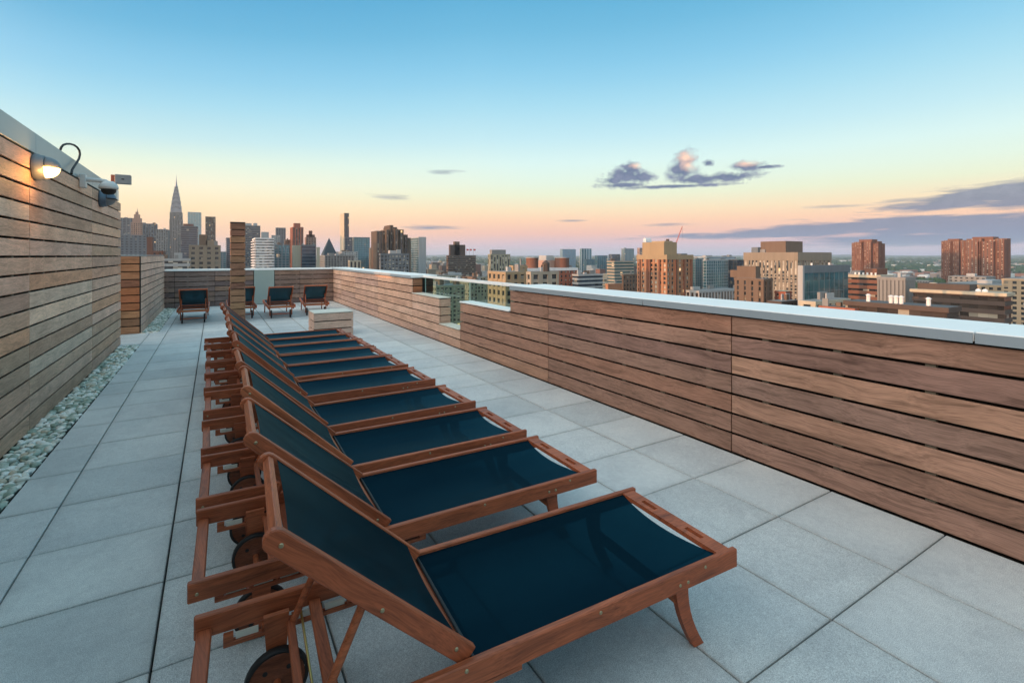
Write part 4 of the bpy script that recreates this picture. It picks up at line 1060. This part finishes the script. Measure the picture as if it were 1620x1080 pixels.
MB().box(x0+2,x1-2,y0+6,y0+18,zt,zat(421,x0+2,y0+10)).build('setback',MS['brown'],r); MB().box(x0+4,x1-3,y0+18,y0+24,zt,zat(428,x0+2,y0+10)).build('setback',MS['brown'],r); bake(r,b4)
bld('big tan ribbed hospital block with large penthouse',1262,1177,1315,399,520,'taupe','busy','ribs',4.4,3.5,.5,.4,clutter=2)
r,x0,x1,y0,y1,zt=BL[-1]; b4=set(col.objects)
zz=zat(382,x0+20,(y0+y1)/2); MB().box(x0+8,x0+42,y0+(y1-y0)*.28,y0+(y1-y0)*.75,zt,zz).build('penthouse',MS['brown'],r)
MB().box(x0+3,x0+36,y0+(y1-y0)*.75+.1,y0+(y1-y0)*.88,zt,zt+6).build('penthouse',MS['slate'],r)
sp_=MB(); n=int((zt-GZ)/3.5)
for i in range(n-5): sp_.box(x0-.05,x1+.05,y0-.05,y1+.05,GZ+i*3.5,GZ+i*3.5+1.0)
sp_.build('sills',MS['beige'],r,kind='stuff')
MB().box(x0-.4,x1+.4,y0-.4,y1+.4,zt-9,zt-.2).build('blank_attic',MS['taupe'],r); bake(r,b4)
# glass cube with white frame
r=empty('framed_glass_building',label='blue grey framed mirror glass building with pale edge fin, right of the tan hospital',cat='building'); b4=set(col.objects)
x0,x1,y0,y1,zt=corner(1270,1262,1345,420,255); r.location=((x0+x1)/2,(y0+y1)/2,GZ)
MB().box(x0+.6,x1-.6,y0+.8,y1-.3,GZ,zt-4.01).build('glazing',GL['teal'],r)
MB().box(x0,x0+1.6,y0,y1,GZ,zt).build('white_fin',MS['lightgrey'],r)
MB().box(x0+1.61,x1,y0+.02,y1-.02,zt-4,zt-.1).build('white_frame_top',MS['slate'],r)
mu=MB(); 
for i in range(1,12): mu.box(x0+1.62,x1-.6,y0+.72,y0+.86,GZ+i*5.2,GZ+i*5.2+.22)
for i in range(1,9): mu.box(x0+1.6+(x1-x0-2)*i/9,x0+1.75+(x1-x0-2)*i/9,y0+.70,y0+.9,GZ,zt-4.01)
mu.build('mullions',MS['slate'],r,kind='stuff')
for f in (.25,.62): MB().tube((x0+(x1-x0)*f,y0+2,zt),(x0+(x1-x0)*f,y0+2,zt+1.2),.5,n=8).build('roof_vent',MS['white'],r)
bake(r,b4)
bld('small low cream block at the foot of the framed mirror glass building',1290,1264,1345,477,215,'cream','dark','grid',5,4,.55,.5,depth=20,clutter=3)
bld('small red brick house with green copper roof before the tan hospital',1243,1226,1252,461,285,'brick','dark','grid',4,3.4,.5,.5,clutter=0,roof=M_GREEN)
bld('dark low rooftop left of the framed mirror glass building',1236,1214,1264,477,260,'darkbrown','dark','grid',4,3.4,.5,.5,clutter=3)
# octagonal towers
def octa(r,cx,cy,rad,ztop,seed,lit=0):
    rnd=random.Random(seed)
    for k in range(8):
        a=k*math.pi/4+math.pi/8
        x,y=cx+rad*.72*math.cos(a),cy+rad*.72*math.sin(a); s_=rad*.36; dz=rnd.uniform(-5,0)
        facade(r,x-s_,x+s_,y-s_,y+s_,GZ,ztop+dz-3,'redbrown','busy','grid',s_*.55,3.0,.62,.5,.6)
    facade(r,cx-rad*.5,cx+rad*.5,cy-rad*.5,cy+rad*.5,GZ,ztop-1,'redbrown','dark','blank',4,3,.6,.5,1)
def octb(name,label,u0,u1,v,D,seed):
    um=(u0+u1)/2; cx,cy=ray(um)[0]*D,ray(um)[1]*D; rad=(u1-u0)/2/FPX*D*1.0/math.cos(math.atan((um-810)/FPX))
    rad=(u1-u0)/2*D/FPX*.70
    r=empty(name,(cx,cy,GZ),label=label,cat='apartment tower'); b4=set(col.objects); octa(r,cx,cy,rad,zat(v,cx,cy),seed); bake(r,b4)
octb('faceted_brick_tower','single faceted red brown tower standing alone right of the tan hospital',1348,1399,379,880,3)
octb('faceted_brick_tower','left darker tower of the faceted red brown pair at the right edge',1491,1531,378,900,5)
octb('faceted_brick_tower','right taller tower of the faceted red brown pair at the right edge',1524,1594,375,800,9)
# near right buildings
r,x0,x1,y0,y1,zt=bld('brown banded block with cream cornice right of the framed mirror glass building',1392,1336,1412,436,290,'redbrown','dark','bands',5,3.4,.4,.62,clutter=0,roof=M_ROOF)
b4=set(col.objects); MB().box(x0-.6,x1+.6,y0-.6,y1+.6,zt-1.4,zt+.2).build('cornice',MS['cream'],r)
MB().box(x0+6,x0+20,y0+4,y0+(y1-y0)*.55,zt+.2,zat(425,x0+6,y0+6)).build('penthouse',MS['redbrown'],r)
MB().box(x0+3,x0+10,y0+(y1-y0)*.62,y1-2,zt+.2,zat(428,x0+3,y1)).build('plant_room',MS['slate'],r)
for k in range(6): 
    yy=y0+3+(y1-y0-6)*k/6; MB().tube((x0+2,yy,zt+.2),(x0+2,yy,zt+1.6),.5,n=8).build('roof_vent',MS['white'],r)
bake(r,b4)
bld('windowless grey metal clad box on a brown base',1432,1388,1448,439,235,'grey','dark','ribs',1.6,4,.8,.8,z0=-22,clutter=1)
bld('brown brick base under the grey metal box',1430,1392,1447,461,238,'darkbrown','dark','bands',4,3.6,.5,.6,depth=12,clutter=0)
r,x0,x1,y0,y1,zt=bld('long dark brown building with cream cornice near the right edge',1590,1443,1602,465,200,'darkbrown','bronze','bands',5,3.5,.4,.5,clutter=1,depth=20)
b4=set(col.objects); MB().box(x0-.7,x1+.7,y0-.7,y1+.7,zt-1.0,zt+.3).build('cornice',MS['cream'],r)
MB().box(x0+3,x0+12,y0+(y1-y0)*.38,y1-1,zt+.3,zat(448,x0+3,y1-5)).build('penthouse',MS['darkbrown'],r)
for f in (.22,.29,): MB().add(ico(2)[0],IF,True).build('roof_dome',MS['white'],r,(x0+3,y0+(y1-y0)*f,zt+.6))
bake(r,b4)
r,x0,x1,y0,y1,zt=bld('broad low dark rooftop with white vents just above the coping',1500,1335,1520,487,150,'darkbrown','bronze','bands',5,3.6,.5,.5,clutter=0,roof=M_ROOFD)
b4=set(col.objects)
for f in (.2,.45,.5,.55,.78): MB().tube((x0+3,y0+(y1-y0)*f,zt),(x0+3,y0+(y1-y0)*f,zt+2.2),.6,n=10).tube((x0+3,y0+(y1-y0)*f,zt+2.2),(x0+3,y0+(y1-y0)*f,zt+2.7),.9,.3,n=10).build('roof_vent',MS['white'],r)
bake(r,b4)
bld('low red brick roof beside the broad dark rooftop',1352,1296,1366,488,170,'brick','dark','grid',4,3.6,.5,.5,clutter=2,roof=M_ROOFD)
r,x0,x1,y0,y1,zt=bld('wide tan gridded apartment block at the right edge',1600,1492,1660,452,330,'tan','dark','grid',4.2,3.4,.5,.45,clutter=3)
bld('tall tan gridded end block at the far right edge, orange topped',1640,1585,1700,442,300,'tan','dark','grid',4.2,3.2,.5,.45,clutter=2)
bld('pale grey low block below the faceted brick pair',1560,1500,1575,438,600,'grey','dark','grid',5,3.6,.5,.6,clutter=2)

# --- mid-distance apartment slabs seen through the glass screen ----------------
rnd=random.Random(11)
SL=['long green grey apartment slab seen through the glass screen, nearest','long green grey apartment slab second behind the glass screen','long green grey apartment slab third behind the glass screen',
    'long green grey apartment slab furthest behind the glass screen']
for i,(uc,ul,ur,v,D) in enumerate(((690,660,735,452,330),(745,700,776,446,420),(690,672,742,436,560),(752,742,776,438,520))):
    bld(SL[i],uc,ul,ur,v,D,'greenish','busy','grid',3.2,3.0,.4,.4,clutter=5,tank=True,depth=16)

# --- general city fabric --------------------------------------------------------
occ=[(b[1]-6,b[2]+6,b[3]-6,b[4]+6) for b in BL]
def hit(x,y,s_):
    for (a,b_,c_,d_) in occ:
        if a-s_<x<b_+s_ and c_-s_<y<d_+s_: return True
    return False
m,nt,b=mat('city fabric'); ge=nt.new('ShaderNodeNewGeometry')
cc=nt.ramp(ge.outputs['Random Per Island'],[(0,(.20,.09,.06,1)),(.15,(.30,.25,.18,1)),(.35,(.22,.22,.22,1)),(.5,(.38,.33,.25,1)),(.65,(.14,.10,.085,1)),(.8,(.45,.45,.44,1)),(1,(.28,.15,.10,1))],'CONSTANT')
q=nt.new('ShaderNodeVectorMath',operation='DIVIDE',inp={0:ge.outputs['Position'],1:(3.0,3.0,3.2)})
fr=nt.new('ShaderNodeVectorMath',operation='FRACTION',inp={0:q.outputs[0]}); s3=nt.new('ShaderNodeSeparateXYZ',inp={0:fr.outputs[0]})
nz=nt.new('ShaderNodeSeparateXYZ',inp={0:ge.outputs['True Normal']})
side=nt.m('LESS_THAN',nt.m('ABSOLUTE',nz.outputs[2]),.5)
ax_=nt.m('GREATER_THAN',nt.m('ABSOLUTE',nz.outputs[0]),.5)
h_=nt.m('ADD',nt.m('MULTIPLY',ax_,s3.outputs[1]),nt.m('MULTIPLY',nt.m('SUBTRACT',1.0,ax_),s3.outputs[0]))
win=nt.m('MULTIPLY',nt.m('MULTIPLY',nt.m('GREATER_THAN',h_,.5),nt.m('GREATER_THAN',s3.outputs[2],.5)),side)
nt.l.new(nt.mix(win,cc,(.03,.04,.05,1)),b.inputs['Base Color']); b.inputs['Roughness'].default_value=.7
fab=MB(); x=-3000
rnd=random.Random(5)
def block(x,y,h,w_,d_): fab.box(x,x+w_,y,y+d_,GZ-.5,GZ+h)
gx=-2600
while gx<930:
    gy=-900
    while gy<3200:
        r2=math.hypot(gx,gy)
        if r2>95:
            for k in range(3):
                w_,d_=rnd.uniform(14,30),rnd.uniform(14,26); x,y=gx+k*31+rnd.uniform(0,3),gy+rnd.uniform(0,8)
                if hit(x+w_/2,y+d_/2,16) or x>940: continue
                h=rnd.choice([12,14,16,18,20,22,26,32,38,44]) * (1.0 if r2<1200 else 1.15)
                # keep what stands close by under the roof line seen past the coping
                lim=75+CH-(r2*.095 if (x>0 and r2<500) else r2*.055)
                h=min(h,max(10,lim)) if r2<700 else h
                block(x,y,h,w_,d_)
        gy+=58
    gx+=105
fo=fab.build('city_blocks',m,kind='stuff')
tag(fo,'mass of lower city buildings filling the streets between the named ones')
# far shore: sheds, houses, trees
far=MB(); rnd=random.Random(8)
for i in range(5200):
    D_=1700*math.exp(rnd.uniform(0,1.95)); u=rnd.uniform(560,1900); dx,dy=ray(u); x,y=dx*D_,dy*D_
    if x<1700 and y<6000: continue
    s_=rnd.uniform(8,26)*(1+D_/5000); h=rnd.choice([5,7,8,10,12,9,16])*(1.6 if rnd.random()<.05 else 1)+D_/1400
    far.box(x,x+s_*rnd.uniform(1,2.2),y,y+s_,GZ-.5,GZ+h)
m,nt,b=mat('far shore buildings'); ge=nt.new('ShaderNodeNewGeometry')
cc=nt.ramp(ge.outputs['Random Per Island'],[(0,(.30,.15,.11,1)),(.2,(.55,.56,.56,1)),(.4,(.32,.31,.30,1)),(.6,(.70,.70,.68,1)),(.75,(.24,.20,.18,1)),(1,(.45,.38,.30,1))],'CONSTANT')
nt.l.new(cc,b.inputs['Base Color']); b.inputs['Roughness'].default_value=.7
tag(far.build('far_shore_buildings',m,kind='stuff'),'sheds and low houses spread over the far shore')
tr=MB(); rnd=random.Random(21); O1=ico(1)
for i in range(9000):
    D_=1550*math.exp(rnd.uniform(0,2.1)); u=rnd.uniform(560,1900); dx,dy=ray(u); x,y=dx*D_,dy*D_
    if x<1650 and y<6000: continue
    if math.sin(x*.0021+1)*math.sin(y*.0017)+.35*math.sin(x*.006+y*.004)<-.15: continue
    s_=rnd.uniform(6,11)*(1+D_/3500)
    tr.add([(x+a*s_*rnd.uniform(.8,1.4),y+b_*s_*rnd.uniform(.8,1.4),GZ+s_*.75+c_*s_*rnd.uniform(.6,1.0)) for a,b_,c_ in O1[0]],O1[1])
for i in range(260):   # park trees near the river
    u=rnd.uniform(1425,1490); D_=rnd.uniform(560,760); dx,dy=ray(u); x,y=dx*D_,dy*D_; s_=rnd.uniform(4,8)
    tr.add([(x+a*s_*rnd.uniform(.8,1.3),y+b_*s_*rnd.uniform(.8,1.3),GZ+30+c_*s_+rnd.uniform(0,9)) for a,b_,c_ in O1[0]],O1[1])
tag(tr.build('far_treeline',flat('far foliage',(.045,.075,.04),.9,0,.5,.05),kind='stuff'),'dark green belts of trees across the river')
# hills at the horizon
hl=MB(); vs=[]; N=120
for i in range(N+1):
    u=-900+i*4400/N; a=math.atan((u-810)/FPX)+YAW
    for (rr,hh) in ((11000,0),(14500,18+26*abs(math.sin(i*.9)+.5*math.sin(i*2.3))),(17500,36+22*abs(math.sin(i*.37+1)+.6*math.sin(i*1.1)))):
        vs.append((math.sin(a)*rr,math.cos(a)*rr,GZ+hh+ (40 if rr>17000 else 0)))
hl.add(vs,[(i*3+k,(i+1)*3+k,(i+1)*3+k+1,i*3+k+1) for i in range(N) for k in range(2)],True)
hl.build('distant_hills',flat('distant land',(.08,.09,.09),.9,0,.4,.002),kind='structure')

# ================================================================== HAZE
hz=MB().box(-15500,19500,-10500,23500,GZ-2.5,265).build('haze',None,kind='stuff')
m=bpy.data.materials.new('haze air'); m.use_nodes=True; nt=NT(m.node_tree); nt.n.clear()
v=nt.new('ShaderNodeVolumePrincipled',inp={'Color':(.76,.87,1.0,1),'Density':5.2e-5,'Anisotropy':0.2})
o_=nt.new('ShaderNodeOutputMaterial',inp={'Volume':v.outputs[0]}); hz.data.materials.append(m)
